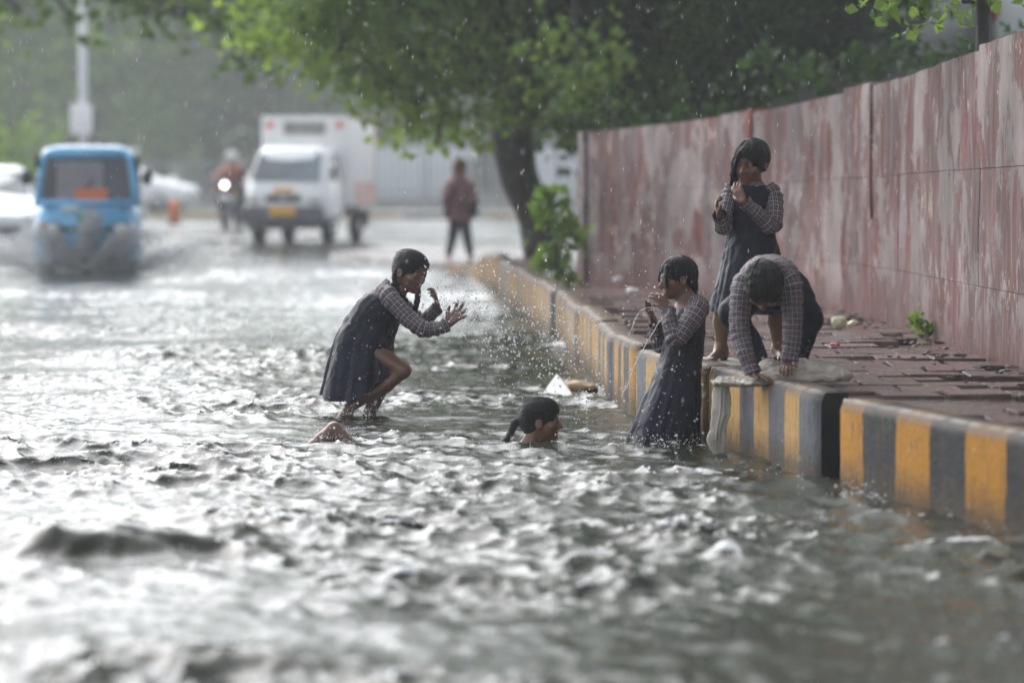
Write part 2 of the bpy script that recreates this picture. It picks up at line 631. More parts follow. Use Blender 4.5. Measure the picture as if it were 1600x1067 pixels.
# standing waves, bow waves and boils: (photo x, photo y, half width m, half depth m, height m)
jx = vnoise(np.stack([X.ravel() * 3.1, Y.ravel() * 2.0, np.zeros(X.size)], -1), 3).reshape(X.shape)
foam_add = np.zeros_like(X)
jf = vnoise(np.stack([X.ravel() * 11, Y.ravel() * 6, np.zeros(X.size)], -1), 13).reshape(X.shape) + .6 * vnoise(np.stack([X.ravel() * 25, Y.ravel() * 12, np.zeros(X.size)], -1), 14).reshape(X.shape)
for px, py, sx_, sy_, hh, fo in ((110, 868, 0.27, 0.09, 0.085, -0.3), (240, 862, 0.30, 0.09, 0.08, -0.3), (360, 856, 0.22, 0.08, 0.085, -0.3), (395, 868, 0.10, 0.08, 0.03, 0.0),
                             (1245, 760, 0.22, 0.16, 0.05, 0.2), (1420, 812, 0.20, 0.22, 0.03, 0.35), (1345, 788, 0.08, 0.14, 0.028, 0.9),
                             (870, 706, 0.26, 0.12, 0.034, 0.2), (830, 696, 0.16, 0.08, 0.018, 1.0), (780, 697, 0.25, 0.1, 0.012, 0.7), (650, 692, 0.25, 0.1, 0.012, 0.7), (720, 690, 0.3, 0.15, 0.02, 0.6), (575, 668, 0.22, 0.25, 0.02, 0.7),
                             (520, 702, 0.14, 0.10, 0.02, 0.9), (980, 690, 0.25, 0.3, 0.0, 0.8), (1040, 700, 0.3, 0.25, 0.0, 0.6),
                             (615, 706, 0.12, 0.06, 0.03, 0.1), (640, 905, 0.1, 0.1, 0.03, 0.9), (900, 880, 0.07, 0.06, 0.035, 0.9),
                             (1130, 870, 0.07, 0.06, 0.035, 0.9), (1200, 920, 0.06, 0.06, 0.03, 0.9), (870, 795, 0.2, 0.12, 0.03, 0.8),
                             (1060, 745, 0.25, 0.15, 0.03, 0.5), (1130, 745, 0.2, 0.15, 0.03, 0.7), (625, 814, 0.22, 0.22, -0.035, 0.5), (640, 830, 0.12, 0.1, 0.0, 0.5),
                             (1500, 850, 0.2, 0.12, 0.02, 0.8), (60, 900, 0.15, 0.1, 0.02, 0.5)):
    c0 = G(px, py)
    g = np.exp(-np.abs((X - c0[0]) / sx_) ** 2.6 - ((Y + 0.10 * jx * sy_ / 0.1 - c0[1]) / sy_) ** 2)
    h += hh * g * (1 + 0.2 * jx + 0.10 * jf)
    foam_add += fo * g
# churn along the kerb
kx = np.interp(Y, KERB[0][:, 1], KERB[0][:, 0])
kd = np.clip(1 - (kx - X) / 0.5, 0, 1) * (Y < 30) * (Y > 8)
foam_add += 0.35 * kd
foam = -0.05 + 0.36 * (-J * fade - 1.1) + 0.9 * (h / (0.024 * np.maximum(fade, 0.3)) - 1.4) * 0.25 + foam_add * 0.9
foam += 0.25 * big
V = np.stack([X + 1.2 * DX, Y + 1.2 * DY, h], -1).reshape(-1, 3)
nx, ny = X.shape
idx = np.arange(nx * ny).reshape(nx, ny)
F = np.stack([idx[:-1, :-1], idx[1:, :-1], idx[1:, 1:], idx[:-1, 1:]], -1).reshape(-1, 4)
t = NT('flood_water')
co = t.n('TexCoord').outputs['Object']
fa = t.n('Attribute', attribute_name='foam').outputs['Fac']
n1 = t.noise(co, 26, 5, 0.65)
n2 = t.noise(co, 9, 4, 0.6)
ff = t.math('ADD', fa, t.math('MULTIPLY', t.math('SUBTRACT', n1, 0.5), 1.6))
ff = t.math('ADD', ff, t.math('MULTIPLY', t.math('SUBTRACT', n2, 0.5), 1.4))
ff = t.ramp(ff, [(0.5, 0), (0.72, 0.8)])
mud = t.ramp(t.noise(co, 0.9, 4), [(0.3, (0.018, 0.021, 0.014)), (0.7, (0.036, 0.038, 0.027))])
fine = t.n('TexNoise', {'Vector': co, 'Scale': 40.0, 'Detail': 6.0, 'Roughness': 0.68})
bmp = t.bump(fine.outputs[0], 0.16, 0.018)
drops = t.n('TexVoronoi', {'Vector': co, 'Scale': 16.0}, feature='F1')
ring = t.math('SINE', t.math('MULTIPLY', drops.outputs['Distance'], 60.0))
bmp2 = t.n('Bump', {'Height': ring, 'Strength': 0.08, 'Distance': 0.006, 'Normal': bmp}).outputs[0]
wtr = t.principled(Base_Color=mud, Roughness=0.035, IOR=1.333, Normal=bmp2)
fm = t.principled(Base_Color=(0.84, 0.85, 0.86), Roughness=0.5, Normal=bmp)
M['water'] = t.surf(t.n('MixShader', {0: ff, 1: wtr.outputs[0], 2: fm.outputs[0]}))
tag(link('flood_water', fast_mesh('flood_water', V, F, True, None, {'foam': foam.ravel()}), M['water']), kind='structure')
WATER_Z = lambda x, y: 0.0

# ---- kerb: separate cast blocks with painted bands
t = NT('kerb_paint')
uv = t.n('UVMap').outputs[0]
sx = t.n('SeparateXYZ', {0: uv})
u, v = sx.outputs[0], sx.outputs[1]
fade_ = t.n('Attribute', attribute_name='paint_age', attribute_type='OBJECT').outputs['Fac']
wob = t.math('MULTIPLY', t.math('SUBTRACT', t.noise(uv, 7, 4), 0.5), 0.05)
fr = t.math('FRACT', t.math('DIVIDE', t.math('ADD', u, wob), 0.84))
isy = t.math('GREATER_THAN', fr, 0.5)
co = t.n('TexCoord').outputs['Object']
wear = t.noise(t.mapping(uv, (5, 22, 1)), 1.0, 7, 0.7)
wear2 = t.noise(t.mapping(uv, (26, 5, 1)), 1.0, 6, 0.7)
yel = t.mix(t.ramp(wear2, [(0.35, 0), (0.7, 1)]), (0.36, 0.155, 0.015), (0.50, 0.24, 0.035))
blk = t.mix(t.ramp(wear2, [(0.3, 0), (0.75, 1)]), (0.012, 0.0125, 0.014), (0.05, 0.052, 0.056))
blk = t.mix(fade_, blk, t.mix(t.ramp(wear2, [(0.35, 0), (0.65, 1)]), (0.10, 0.105, 0.12), (0.24, 0.245, 0.27)))
yel = t.mix(fade_, yel, t.mix(t.ramp(wear2, [(0.35, 0), (0.65, 1)]), (0.44, 0.27, 0.08), (0.60, 0.42, 0.22)))
c = t.mix(isy, blk, yel)
chip = t.math('MULTIPLY', t.ramp(wear, [(0.60, 0), (0.66, 1)]), t.ramp(t.noise(uv, 2.2, 3), [(0.4, 0), (0.6, 1)]))
c = t.mix(t.math('MULTIPLY', chip, 0.75), c, (0.30, 0.28, 0.26))
c = t.mix(t.ramp(wear2, [(0.55, 0), (0.63, 0.8)]), c, (0.07, 0.05, 0.03))
c = t.mix(t.ramp(t.noise(t.mapping(uv, (40, 3, 1), (3, 1, 0)), 1.0, 6, 0.75), [(0.56, 0), (0.62, 0.6)]), c, (0.09, 0.06, 0.035))
topw = t.ramp(t.math('ADD', v, t.math('MULTIPLY', t.noise(uv, 20, 4), 0.04)), [(KTOP * 0.90, 0), (KTOP * 0.985, 1)])
c = t.mix(t.math('MULTIPLY', topw, 0.75), c, (0.15, 0.13, 0.12))
edge_ = t.math('MULTIPLY', t.ramp(v, [(KTOP * 0.96, 0), (KTOP * 0.985, 1), (KTOP * 1.01, 1), (KTOP * 1.04, 0)]), t.ramp(t.noise(uv, 12, 4), [(0.4, 0.2), (0.6, 1)]))
c = t.mix(t.math('MULTIPLY', edge_, 0.6), c, (0.5, 0.48, 0.45))
tide = t.ramp(t.math('ADD', v, t.math('MULTIPLY', t.noise(uv, 9, 5, .7), 0.16)), [(0.10, 0.85), (0.20, 0.25), (0.24, 0.0)])
c = t.mix(tide, c, (0.07, 0.055, 0.04))
p = t.principled(Base_Color=c, Roughness=t.ramp(wear, [(0.3, 0.35), (0.7, 0.6)]))
p.inputs['Specular IOR Level'].default_value = 0.03
t.set(p.inputs['Normal'], t.bump(t.noise(uv, 30, 6, 0.7), 0.5, 0.02))
M['kerb'] = t.surf(p)
M['kerb_black'] = simple('kerb_black', (0.012, 0.012, 0.013), 0.4, var=.4, scale=9)

kerb = tag(link('kerb', None), kind='structure')
kerb.empty_display_size = 0.2
GAP0, GAP1 = s_at_y(KERB, 16.66), s_at_y(KERB, 17.08)


def kz(y):
    q = min(1, max(0, (y - 43.5) / 6)); return -0.30 * q * q * (3 - 2 * q)


def kerb_block(s0, s1, off, dz, tilt, u0=0.0, us=1.0, age=0.0):
    n = max(3, int((s1 - s0) / 0.12))
    prof = [(0.0, -0.6), (0.0, KTOP - 0.045), (0.012, KTOP - 0.014), (0.04, KTOP), (0.15, KTOP), (0.16, KTOP - 0.02), (0.16, -0.6)]
    plen = [-0.6, KTOP - 0.045, KTOP - 0.014, KTOP, KTOP + 0.1, KTOP + 0.1, KTOP + 0.1]
    V, UV, F = [], [], []
    ss = np.linspace(s0, s1, n)
    for i, s in enumerate(ss):
        a, tt, nn = kerb_frame(s)
        e = 0.025 if i in (0, n - 1) else 0.0
        f = (s - s0) / (s1 - s0) - 0.5
        for (o_, z), pl_ in zip(prof, plen):
            j = 0.006 * vnoise([[s * 5, z * 9, 3]])[0]
            q = a + nn * (o_ + off + j + (e if z < KTOP - 0.001 else 0) * (1 if o_ < 0.1 else -1))
            V.append((q[0], q[1], z + dz + kz(q[1]) + f * tilt - (e * 0.3 if z > 0.3 else 0)))
            UV.append(((s - u0) * us, pl_))
    m = len(prof)
    for i in range(n - 1):
        for j in range(m - 1):
            F.append((i * m + j, (i + 1) * m + j, (i + 1) * m + j + 1, i * m + j + 1))
    b = len(V)
    for i in (0, n - 1):                        # end faces as their own quads
        ring_ = list(range(i * m, i * m + m))
        for j in range(1, m - 2):
            F.append((ring_[0], ring_[j], ring_[j + 1], ring_[0]))
    me = bpy.data.meshes.new('kerb_block')
    F2 = [tuple(dict.fromkeys(f)) for f in F]
    me.from_pydata(V, [], F2)
    l = me.uv_layers.new(name='UVMap')
    for lp in me.loops:
        l.data[lp.index].uv = UV[lp.vertex_index]
    me.polygons.foreach_set('use_smooth', [len(f) == 4 for f in F2])
    me.update()
    bm_ = bmesh.new(); bm_.from_mesh(me); bmesh.ops.recalc_face_normals(bm_, faces=bm_.faces); bm_.to_mesh(me); bm_.free()
    ob_ = link('kerb_block', me, [M['kerb'], M['kerb_black']], kerb)
    for pl_ in me.polygons:
        if len(pl_.vertices) == 3: pl_.material_index = 1
    ob_['paint_age'] = float(age)
    return ob_


rr = random.Random(4)
bounds = []
s = 0.0
while s < GAP0 - 5.2:
    bounds.append((s, s + 2.0)); s += 2.02
bounds.append((s, GAP0))
s = GAP1
end = KERB[1][-1]
first = True
while s < end - 0.6:
    ln = 2.25 if first else rr.uniform(1.7, 2.3)
    e = min(end, s + ln)
    bounds.append((s, e)); s = e + rr.uniform(0.015, 0.05)
    first = False
for i, (a, b) in enumerate(bounds):
    y = at_len(KERB, a)[1]
    j = 0.0 if y < 20 else 1.0
    kerb_block(a, b, rr.uniform(-0.02, 0.02) * j + (-0.035 if y < 16.3 else 0), rr.uniform(-0.02, 0.03) * j, rr.uniform(-0.04, 0.04) * j, GAP0 - 8.4 if b <= GAP0 + .01 else GAP1 + (0 if y < 18 else rr.uniform(0, .4)), 1.0 if b <= GAP0 + .01 else 1.45, 0.0 if b <= GAP0 + .01 else (0.75 if y < 18 else rr.choice((0.55, .8, .95))))

# ---- pavement: a bed with single wet tiles laid on it
t = NT('wet_paving')
co = t.n('TexCoord').outputs['Object']
gp = t.n('NewGeometry').outputs['Position']
rnd = t.n('ObjectInfo').outputs['Random']
nz = t.noise(gp, 3.2, 6, 0.6)
c = t.mix(t.ramp(nz, [(0.3, 0), (0.7, 1)]), (0.075, 0.052, 0.047), (0.15, 0.105, 0.095))
c = t.mix(0.8, c, t.ramp(rnd, [(0, (0.65, 0.65, 0.68)), (0.5, (1, 0.95, 0.95)), (1, (1.35, 1.15, 1.1))]), 'MULTIPLY')
c = t.mix(t.ramp(t.noise(gp, 17, 5, 0.7), [(0.6, 0), (0.7, 0.55)]), c, (0.03, 0.024, 0.02))
p = t.principled(Base_Color=c, Roughness=t.ramp(t.noise(gp, 1.7, 5, 0.6), [(0.38, 0.12), (0.62, 0.4)]))
p.inputs['Specular IOR Level'].default_value = 0.35
t.set(p.inputs['Normal'], t.bump(t.noise(gp, 26, 5), 0.22, 0.012))
M['paving'] = t.surf(p)

pave = tag(link('pavement', None), kind='structure')
ss = np.linspace(0, KERB[1][-1], 160)
inner = []
for s in ss:
    a, tt, nn = kerb_frame(min(s, KERB[1][-1] - 0.06))
    d = 0.15
    if GAP0 - 0.02 < s < GAP1 + 0.02: d = 0.75
    inner.append(a + nn * d)
inner = np.array(inner)
outer = at_len(WALL, np.linspace(0, WALL[1][-1], 120))[:, :2]
# bed: from the kerb to the wall foot, then on past the wall's end to the corner
wx = np.interp(inner[:, 1], np.r_[outer[:, 1], 35.5, 37.5, 60], np.r_[outer[:, 0] + 0.2, 1.6, 9.0, 9.0])
wx = np.maximum(wx, inner[:, 0] + 0.05)
n = len(inner)
V = []
for k, (q, x) in enumerate(zip(inner, wx)):
    for f in np.linspace(0, 1, 7):
        V.append((q[0] + (x - q[0]) * f, q[1], PAV - 0.035 + kz(q[1])))
V = np.array(V)
idx = np.arange(n * 7).reshape(n, 7)
F = np.stack([idx[:-1, :-1], idx[:-1, 1:], idx[1:, 1:], idx[1:, :-1]], -1).reshape(-1, 4)
skirt0 = len(V)
V = np.concatenate([V, np.array([(q[0], q[1], -0.6) for q in inner])])
F = np.concatenate([F, np.array([(skirt0 + i, idx[i, 0], idx[i + 1, 0], skirt0 + i + 1) for i in range(n - 1)])])
link('bed', fast_mesh('bed', V, F, False), M['paving'], pave)
# lid over the drain opening
MB().box((*(kerb_frame((GAP0 + GAP1) / 2)[0] + kerb_frame((GAP0 + GAP1) / 2)[2] * 0.52), PAV - 0.045), (0.75, 1.1, 0.055), rz=math.atan2(*kerb_frame((GAP0 + GAP1) / 2)[1][::-1]) - math.pi / 2, bevel=0.01).build('drain_cover', M['paving'], pave)
apr = [(-.85, 50.8), (-1.6, 52.6), (-2.7, 57), (-2.2, 60.5), (1.5, 62), (9, 61), (9, 50)]
MB().add([(x, y, .065) for x, y in apr] + [(x, y, -.4) for x, y in apr], [tuple(range(7))[::-1]] + [(i, (i + 1) % 7, 7 + (i + 1) % 7, 7 + i) for i in range(7)]).build('corner_slab', M['paving'], pave)

TX, TY = 0.30, 0.42
pm = []
for k in range(3):
    bm = bmesh.new(); bmesh.ops.create_cube(bm, size=1)
    for v_ in bm.verts:
        v_.co = Vector((v_.co.x * (TX - 0.012 - 0.004 * k), v_.co.y * (TY - 0.018), v_.co.z * 0.05))
    bmesh.ops.bevel(bm, geom=[e for e in bm.edges if all(v_.co.z > 0 for v_ in e.verts)], offset=0.006, segments=1, affect='EDGES')
    me = bpy.data.meshes.new('paver'); bm.to_mesh(me); bm.free()
    me.materials.append(M['paving']); pm.append(me)
cnt = 0
rg = random.Random(8)
for j in range(60):
    y = 13.2 + j * TY
    if y > 31: break
    for i in range(16):
        x = 0.3 + (i + (0.5 if j % 2 else 0)) * TX
        s = s_at_y(KERB, y)
        a, tt, nn = kerb_frame(s)
        dk = float(np.dot(np.array([x, y]) - a, nn))
        xw = np.interp(y, outer[:, 1], outer[:, 0])
        if dk < 0.15 + TX * 0.5 or x > xw - 0.17: continue
        if 16.2 < y < 17.4 and dk < 1.0: continue
        if x > y / 6000 * 900 + 0.25: continue                 # nothing of it would show
        if x > xw - 0.45 and rg.random() < 0.45: continue      # broken away along the wall
        if cnt >= 300: break
        o = bpy.data.objects.new('paver', pm[rg.randrange(3)])
        COL.objects.link(o)
        o.parent = pave
        rough = 0.5 + 1.0 * (x > xw - 0.8)
        o.location = (x, y, PAV - 0.028 + rg.uniform(-0.006, 0.006) * rough)
        o.rotation_euler = (rg.uniform(-.022, .022) * rough, rg.uniform(-.018, .018) * rough, rg.uniform(-.02, .02))
        cnt += 1

# ---- boundary wall of painted slabs between posts
t = NT('peeling_paint')
uv = t.n('UVMap').outputs[0]
sx = t.n('SeparateXYZ', {0: uv})
strip = t.noise(t.mapping(uv, (1.9, 0.35, 1)), 1.0, 6, 0.65)
strip2 = t.noise(t.mapping(uv, (6.0, 0.8, 1), (5, 3, 0)), 1.0, 6, 0.7)
strip3 = t.noise(t.mapping(uv, (26.0, 1.2, 1), (1, 8, 0)), 1.0, 5, 0.65)
c = t.ramp(strip, [(0.36, (0.28, 0.26, 0.27)), (0.44, (0.22, 0.15, 0.145)), (0.49, (0.27, 0.205, 0.205)), (0.54, (0.25, 0.11, 0.10)), (0.59, (0.24, 0.18, 0.18)), (0.64, (0.32, 0.29, 0.30))])
c = t.mix(t.ramp(strip2, [(0.56, 0), (0.59, 0.8)]), c, (0.21, 0.065, 0.055))
c = t.mix(t.ramp(strip2, [(0.40, 0.8), (0.44, 0)]), c, (0.34, 0.31, 0.32))
c = t.mix(t.ramp(strip3, [(0.58, 0), (0.66, 0.3)]), c, (0.46, 0.42, 0.41))
c = t.mix(t.ramp(strip3, [(0.36, 0.35), (0.43, 0)]), c, (0.12, 0.065, 0.06))
peel = t.noise(t.mapping(uv, (4.5, 2.2, 1), (2, 2, 0)), 1.0, 6, 0.7)
c = t.mix(t.ramp(peel, [(0.59, 0), (0.605, 0.9)]), c, (0.60, 0.55, 0.49))
c = t.mix(t.ramp(peel, [(0.67, 0), (0.68, 0.8)]), c, (0.42, 0.44, 0.28))
blot = t.noise(t.mapping(uv, (1.3, 1.1, 1), (7, 1, 0)), 1.0, 6, 0.7)
c = t.mix(t.ramp(blot, [(0.50, 0), (0.54, 0.85)]), c, (0.43, 0.41, 0.40))
peel2 = t.noise(t.mapping(uv, (3.0, 1.7, 1), (9, 4, 0)), 1.0, 6, 0.72)
c = t.mix(t.ramp(peel2, [(0.58, 0), (0.62, 0.6)]), c, (0.13, 0.10, 0.10))
stain = t.noise(t.mapping(uv, (1.1, 0.8, 1), (3, 3, 0)), 1.0, 5, 0.6)
c = t.mix(0.8, c, t.ramp(stain, [(0.36, (0.33, 0.27, 0.265)), (0.5, (0.56, 0.47, 0.465)), (0.62, (0.90, 0.78, 0.77))]), 'MULTIPLY')
splash_ = t.ramp(t.math('ADD', sx.outputs[1], t.math('MULTIPLY', t.noise(uv, 6, 4), 0.25)), [(PAV + 0.1, 0.75), (PAV + 0.42, 0)])
c = t.mix(splash_, c, (0.16, 0.09, 0.085))
p = t.principled(Base_Color=c, Roughness=t.ramp(strip3, [(0.3, 0.4), (0.7, 0.65)]))
p.inputs['Specular IOR Level'].default_value = 0.05
t.set(p.inputs['Normal'], t.bump(t.mix(0.5, peel, strip3), 0.45, 0.02))
M['wall_paint'] = t.surf(p)
t = NT('red_post_paint')
uv = t.n('UVMap').outputs[0]
pk = t.noise(t.mapping(uv, (12, 3.0, 1)), 1.0, 6, 0.7)
c = t.ramp(pk, [(0.35, (0.11, 0.04, 0.035)), (0.5, (0.24, 0.06, 0.045)), (0.62, (0.27, 0.10, 0.08)), (0.7, (0.36, 0.3, 0.29))])
p = t.principled(Base_Color=c, Roughness=0.5)
p.inputs['Specular IOR Level'].default_value = 0.05
t.set(p.inputs['Normal'], t.bump(pk, 0.4, 0.02))
M['post_paint'] = t.surf(p)

wall = thing('boundary_wall', (*at_len(WALL, 0.0)[:2], 0), 'weathered pink and red boundary wall with peeling paint along the pavement', 'wall')
W0 = np.array(wall.location)


def wall_frame(s):
    a = at_len(WALL, s); b = at_len(WALL, min(s + 0.04, WALL[1][-1])); 
    if s + 0.04 >= WALL[1][-1]: a, b = at_len(WALL, s - 0.04), at_len(WALL, s)
    tt = (b - a)[:2]; tt = tt / np.linalg.norm(tt)
    return at_len(WALL, s), tt, np.array([-tt[1], tt[0]])     # normal towards the road


def wall_piece(name, s0, s1, f0, f1, proud, thick, mat, jitter=0.0, ribs=0):
    """slab from s0..s1 along the wall, between height fractions f0..f1"""
    n = max(2, int((s1 - s0) / 0.09) + 1)
    m = 5
    V, UV, F = [], [], []
    for side in (0, 1):
        for i, s in enumerate(np.linspace(s0, s1, n)):
            a, tt, nn = wall_frame(s)
            zt = a[2]
            for k in range(m):
                z = PAV - 0.08 + (zt - PAV + 0.08) * (f0 + (f1 - f0) * k / (m - 1))
                pr = proud + jitter * vnoise([[s * 7, z * 3, 1]])[0]
                if ribs: pr += ribs * (0.5 + 0.5 * math.cos(2 * math.pi * s / 0.18))
                if k in (0, m - 1): pr -= 0.001
                o_ = pr if side == 0 else -thick
                V.append((a[0] + nn[0] * o_ - W0[0], a[1] + nn[1] * o_ - W0[1], z)); UV.append((s, z))
    q = n * m
    for i in range(n - 1):
        for k in range(m - 1):
            F.append((i * m + k, i * m + k + 1, (i + 1) * m + k + 1, (i + 1) * m + k))
            F.append((q + i * m + k, q + (i + 1) * m + k, q + (i + 1) * m + k + 1, q + i * m + k + 1))
        for k in (0, m - 1):
            F.append((i * m + k, (i + 1) * m + k, q + (i + 1) * m + k, q + i * m + k))
    for i in (0, n - 1):
        for k in range(m - 1):
            F.append((i * m + k, i * m + k + 1, q + i * m + k + 1, q + i * m + k))
    return link(name, fast_mesh(name, V, F, False, UV), mat, wall)


total = WALL[1][-1]
rg = random.Random(3)
s = 0.0
bays = []
while s < total - 0.5:
    e = min(total, s + rg.choice((0.9, 1.2, 1.5, 1.9)))
    if total - e < 0.6: e = total
    bays.append((s, e)); s = e
for b, (s0, s1) in enumerate(bays):
    rows = [0, .25, .62, 1.0]
    top_ = rg.uniform(-.012, .012)
    for r_ in range(3):
        wall_piece('wall_slab', s0 + 0.0015, s1 - 0.0015, rows[r_] + (0.0008 if r_ else 0), rows[r_ + 1] - 0.0008 + (top_ if r_ == 2 else 0), rg.uniform(-0.002, 0.003), 0.12, M['wall_paint'], 0.010, 0.002)
    if b in (3, 7, 10, 14, 17):
        wall_piece('post', s0 - 0.05, s0 + 0.05, 0 if b % 2 else .45, 1.0 + rg.uniform(0, .02), 0.022, 0.14, M['post_paint'] if b != 14 else M['wall_paint'], 0.004)
wall_piece('post', total - 0.16, total - 0.02, 0, 1.0, 0.04, 0.2, M['wall_paint'], 0.004)

# ---- raised ground behind the wall
lb = [(q[0] + .12, q[1], min(q[2] - .12, 1.8)) for q in at_len(WALL, np.linspace(0, total, 60))] + [(1.4, 36.5, 1.6), (2.2, 39, 1.7), (2.6, 46, 1.8), (3.0, 60, 1.8), (3.0, 75, 1.8)]
V, F = [], []
for x, y, z in lb:
    for d, zz in ((0, -.3), (0.01, z), (.8, z), (1.9, max(z, 1.8) + .3), (2.4, max(z, 1.8) + .45), (20, 2.3), (60, 2.3)):
        V.append((x + d, y, zz))
n = len(lb)
idx = np.arange(n * 7).reshape(n, 7)
F = np.stack([idx[:-1, :-1], idx[:-1, 1:], idx[1:, 1:], idx[1:, :-1]], -1).reshape(-1, 4)
tag(link('raised_ground', fast_mesh('raised_ground', V, F, True), M['asphalt']), kind='structure')
# ================================================================== PEOPLE
def nrm(v):
    v = np.asarray(v, float)
    return v / (np.linalg.norm(v) + 1e-12)


def surface_nets(f, org, hs_):
    s = f < 0
    nx, ny, nz = f.shape
    sl = lambda a, d: slice(d, a - 1 + d)
    C = {}
    cnt = np.zeros((nx - 1, ny - 1, nz - 1), np.int8)
    for dx in (0, 1):
        for dy in (0, 1):
            for dz in (0, 1):
                v = (sl(nx, dx), sl(ny, dy), sl(nz, dz))
                C[dx, dy, dz] = v
                cnt += s[v]
    mask = (cnt > 0) & (cnt < 8)
    I, J_, K_ = np.nonzero(mask)
    n = len(I)
    idx = np.full(mask.shape, -1, np.int64)
    idx[mask] = np.arange(n)
    acc = np.zeros((n, 3)); num = np.zeros(n)
    cor = list(C)
    vals = {c: f[I + c[0], J_ + c[1], K_ + c[2]] for c in cor}
    for a in cor:
        for ax in range(3):
            if a[ax] == 1: continue
            b = list(a); b[ax] = 1; b = tuple(b)
            fa, fb = vals[a], vals[b]
            x = (fa < 0) != (fb < 0)
            tt = np.where(x, fa / np.where(x, fa - fb, 1), 0)
            pos = np.array(a, float)[None, :].repeat(n, 0)
            pos[:, ax] += tt
            acc += pos * x[:, None]; num += x
    V = (acc / num[:, None] + np.stack([I, J_, K_], 1)) * hs_ + org
    Q = []
    for ax in range(3):
        o1, o2 = [(1, 2), (2, 0), (0, 1)][ax]
        sh = [nx, ny, nz]
        a = [slice(None)] * 3; b = [slice(None)] * 3
        a[ax] = slice(0, sh[ax] - 1); b[ax] = slice(1, sh[ax])
        for o_ in (o1, o2):
            a[o_] = slice(1, sh[o_] - 1); b[o_] = slice(1, sh[o_] - 1)
        sa, sb = s[tuple(a)], s[tuple(b)]
        cr = np.nonzero(sa != sb)
        base = [c.copy() for c in cr]
        base[o1] = base[o1] + 1; base[o2] = base[o2] + 1
        def cell(d1, d2):
            q = [b_.copy() for b_ in base]
            q[o1] = q[o1] + d1; q[o2] = q[o2] + d2
            return idx[tuple(q)]
        q = np.stack([cell(-1, -1), cell(0, -1), cell(0, 0), cell(-1, 0)], 1)
        inside = sa[cr]
        q[~inside] = q[~inside][:, ::-1]
        Q.append(q)
    return V, np.concatenate(Q)


class Body:
    def __init__(s):
        s.p = []

    def cap(s, a, b, ra, rb, k=0.012, sub=False):
        a, b = np.asarray(a, float), np.asarray(b, float)
        def fn(x):
            ab = b - a
            tt = np.clip(((x - a) @ ab) / (ab @ ab + 1e-12), 0, 1)
            return np.linalg.norm(x - a - tt[..., None] * ab, axis=-1) - (ra + (rb - ra) * tt)
        r = max(ra, rb)
        s.p.append((fn, np.minimum(a, b) - r, np.maximum(a, b) + r, k, sub))
        return s

    def chain(s, pts, rad, k=0.012):
        for i in range(len(pts) - 1):
            s.cap(pts[i], pts[i + 1], rad[i], rad[i + 1], k)
        return s

    def ell(s, c, r, A=None, k=0.012, sub=False):
        c = np.asarray(c, float); r = np.asarray(r, float)
        A = np.eye(3) if A is None else np.asarray(A, float)      # rows: axes
        def fn(x):
            q = (x - c) @ A.T
            l0 = np.linalg.norm(q / r, axis=-1)
            l1 = np.linalg.norm(q / (r * r), axis=-1) + 1e-9
            return l0 * (l0 - 1) / l1
        e = np.abs(A.T * r[None, :]).sum(1)
        s.p.append((fn, c - e, c + e, k, sub))
        return s

    def mesh(s, h=0.004, disp=None):
        lo = np.min([q[1] for q in s.p if not q[4]], 0) - 3 * h
        hi = np.max([q[2] for q in s.p if not q[4]], 0) + 3 * h
        n = np.ceil((hi - lo) / h).astype(int) + 1
        f = np.full(n, 0.5, np.float32)
        for fn, a, b, k, sub in s.p:
            m = 2 * h + k * 1.2
            i0 = np.clip(np.floor((a - m - lo) / h).astype(int), 0, n)
            i1 = np.clip(np.ceil((b + m - lo) / h).astype(int) + 1, 0, n)
            if np.any(i1 <= i0): continue
            g = np.meshgrid(*[lo[d] + h * np.arange(i0[d], i1[d]) for d in range(3)], indexing='ij')
            x = np.stack(g, -1)
            d = fn(x).astype(np.float32)
            w_ = (slice(i0[0], i1[0]), slice(i0[1], i1[1]), slice(i0[2], i1[2]))
            o = f[w_]
            if sub:
                hh = np.clip(0.5 - 0.5 * (o + d) / k, 0, 1)
                f[w_] = o * (1 - hh) - d * hh + k * hh * (1 - hh)
            else:
                hh = np.clip(0.5 + 0.5 * (o - d) / k, 0, 1)
                f[w_] = o * (1 - hh) + d * hh - k * hh * (1 - hh)
        V, Q = surface_nets(f, lo, h)
        if disp is not None: V = disp(V)
        return V, Q


SKIN = np.array([0.165, 0.082, 0.053])
LIP = np.array([0.13, 0.042, 0.038])
PALM = np.array([0.18, 0.095, 0.07])


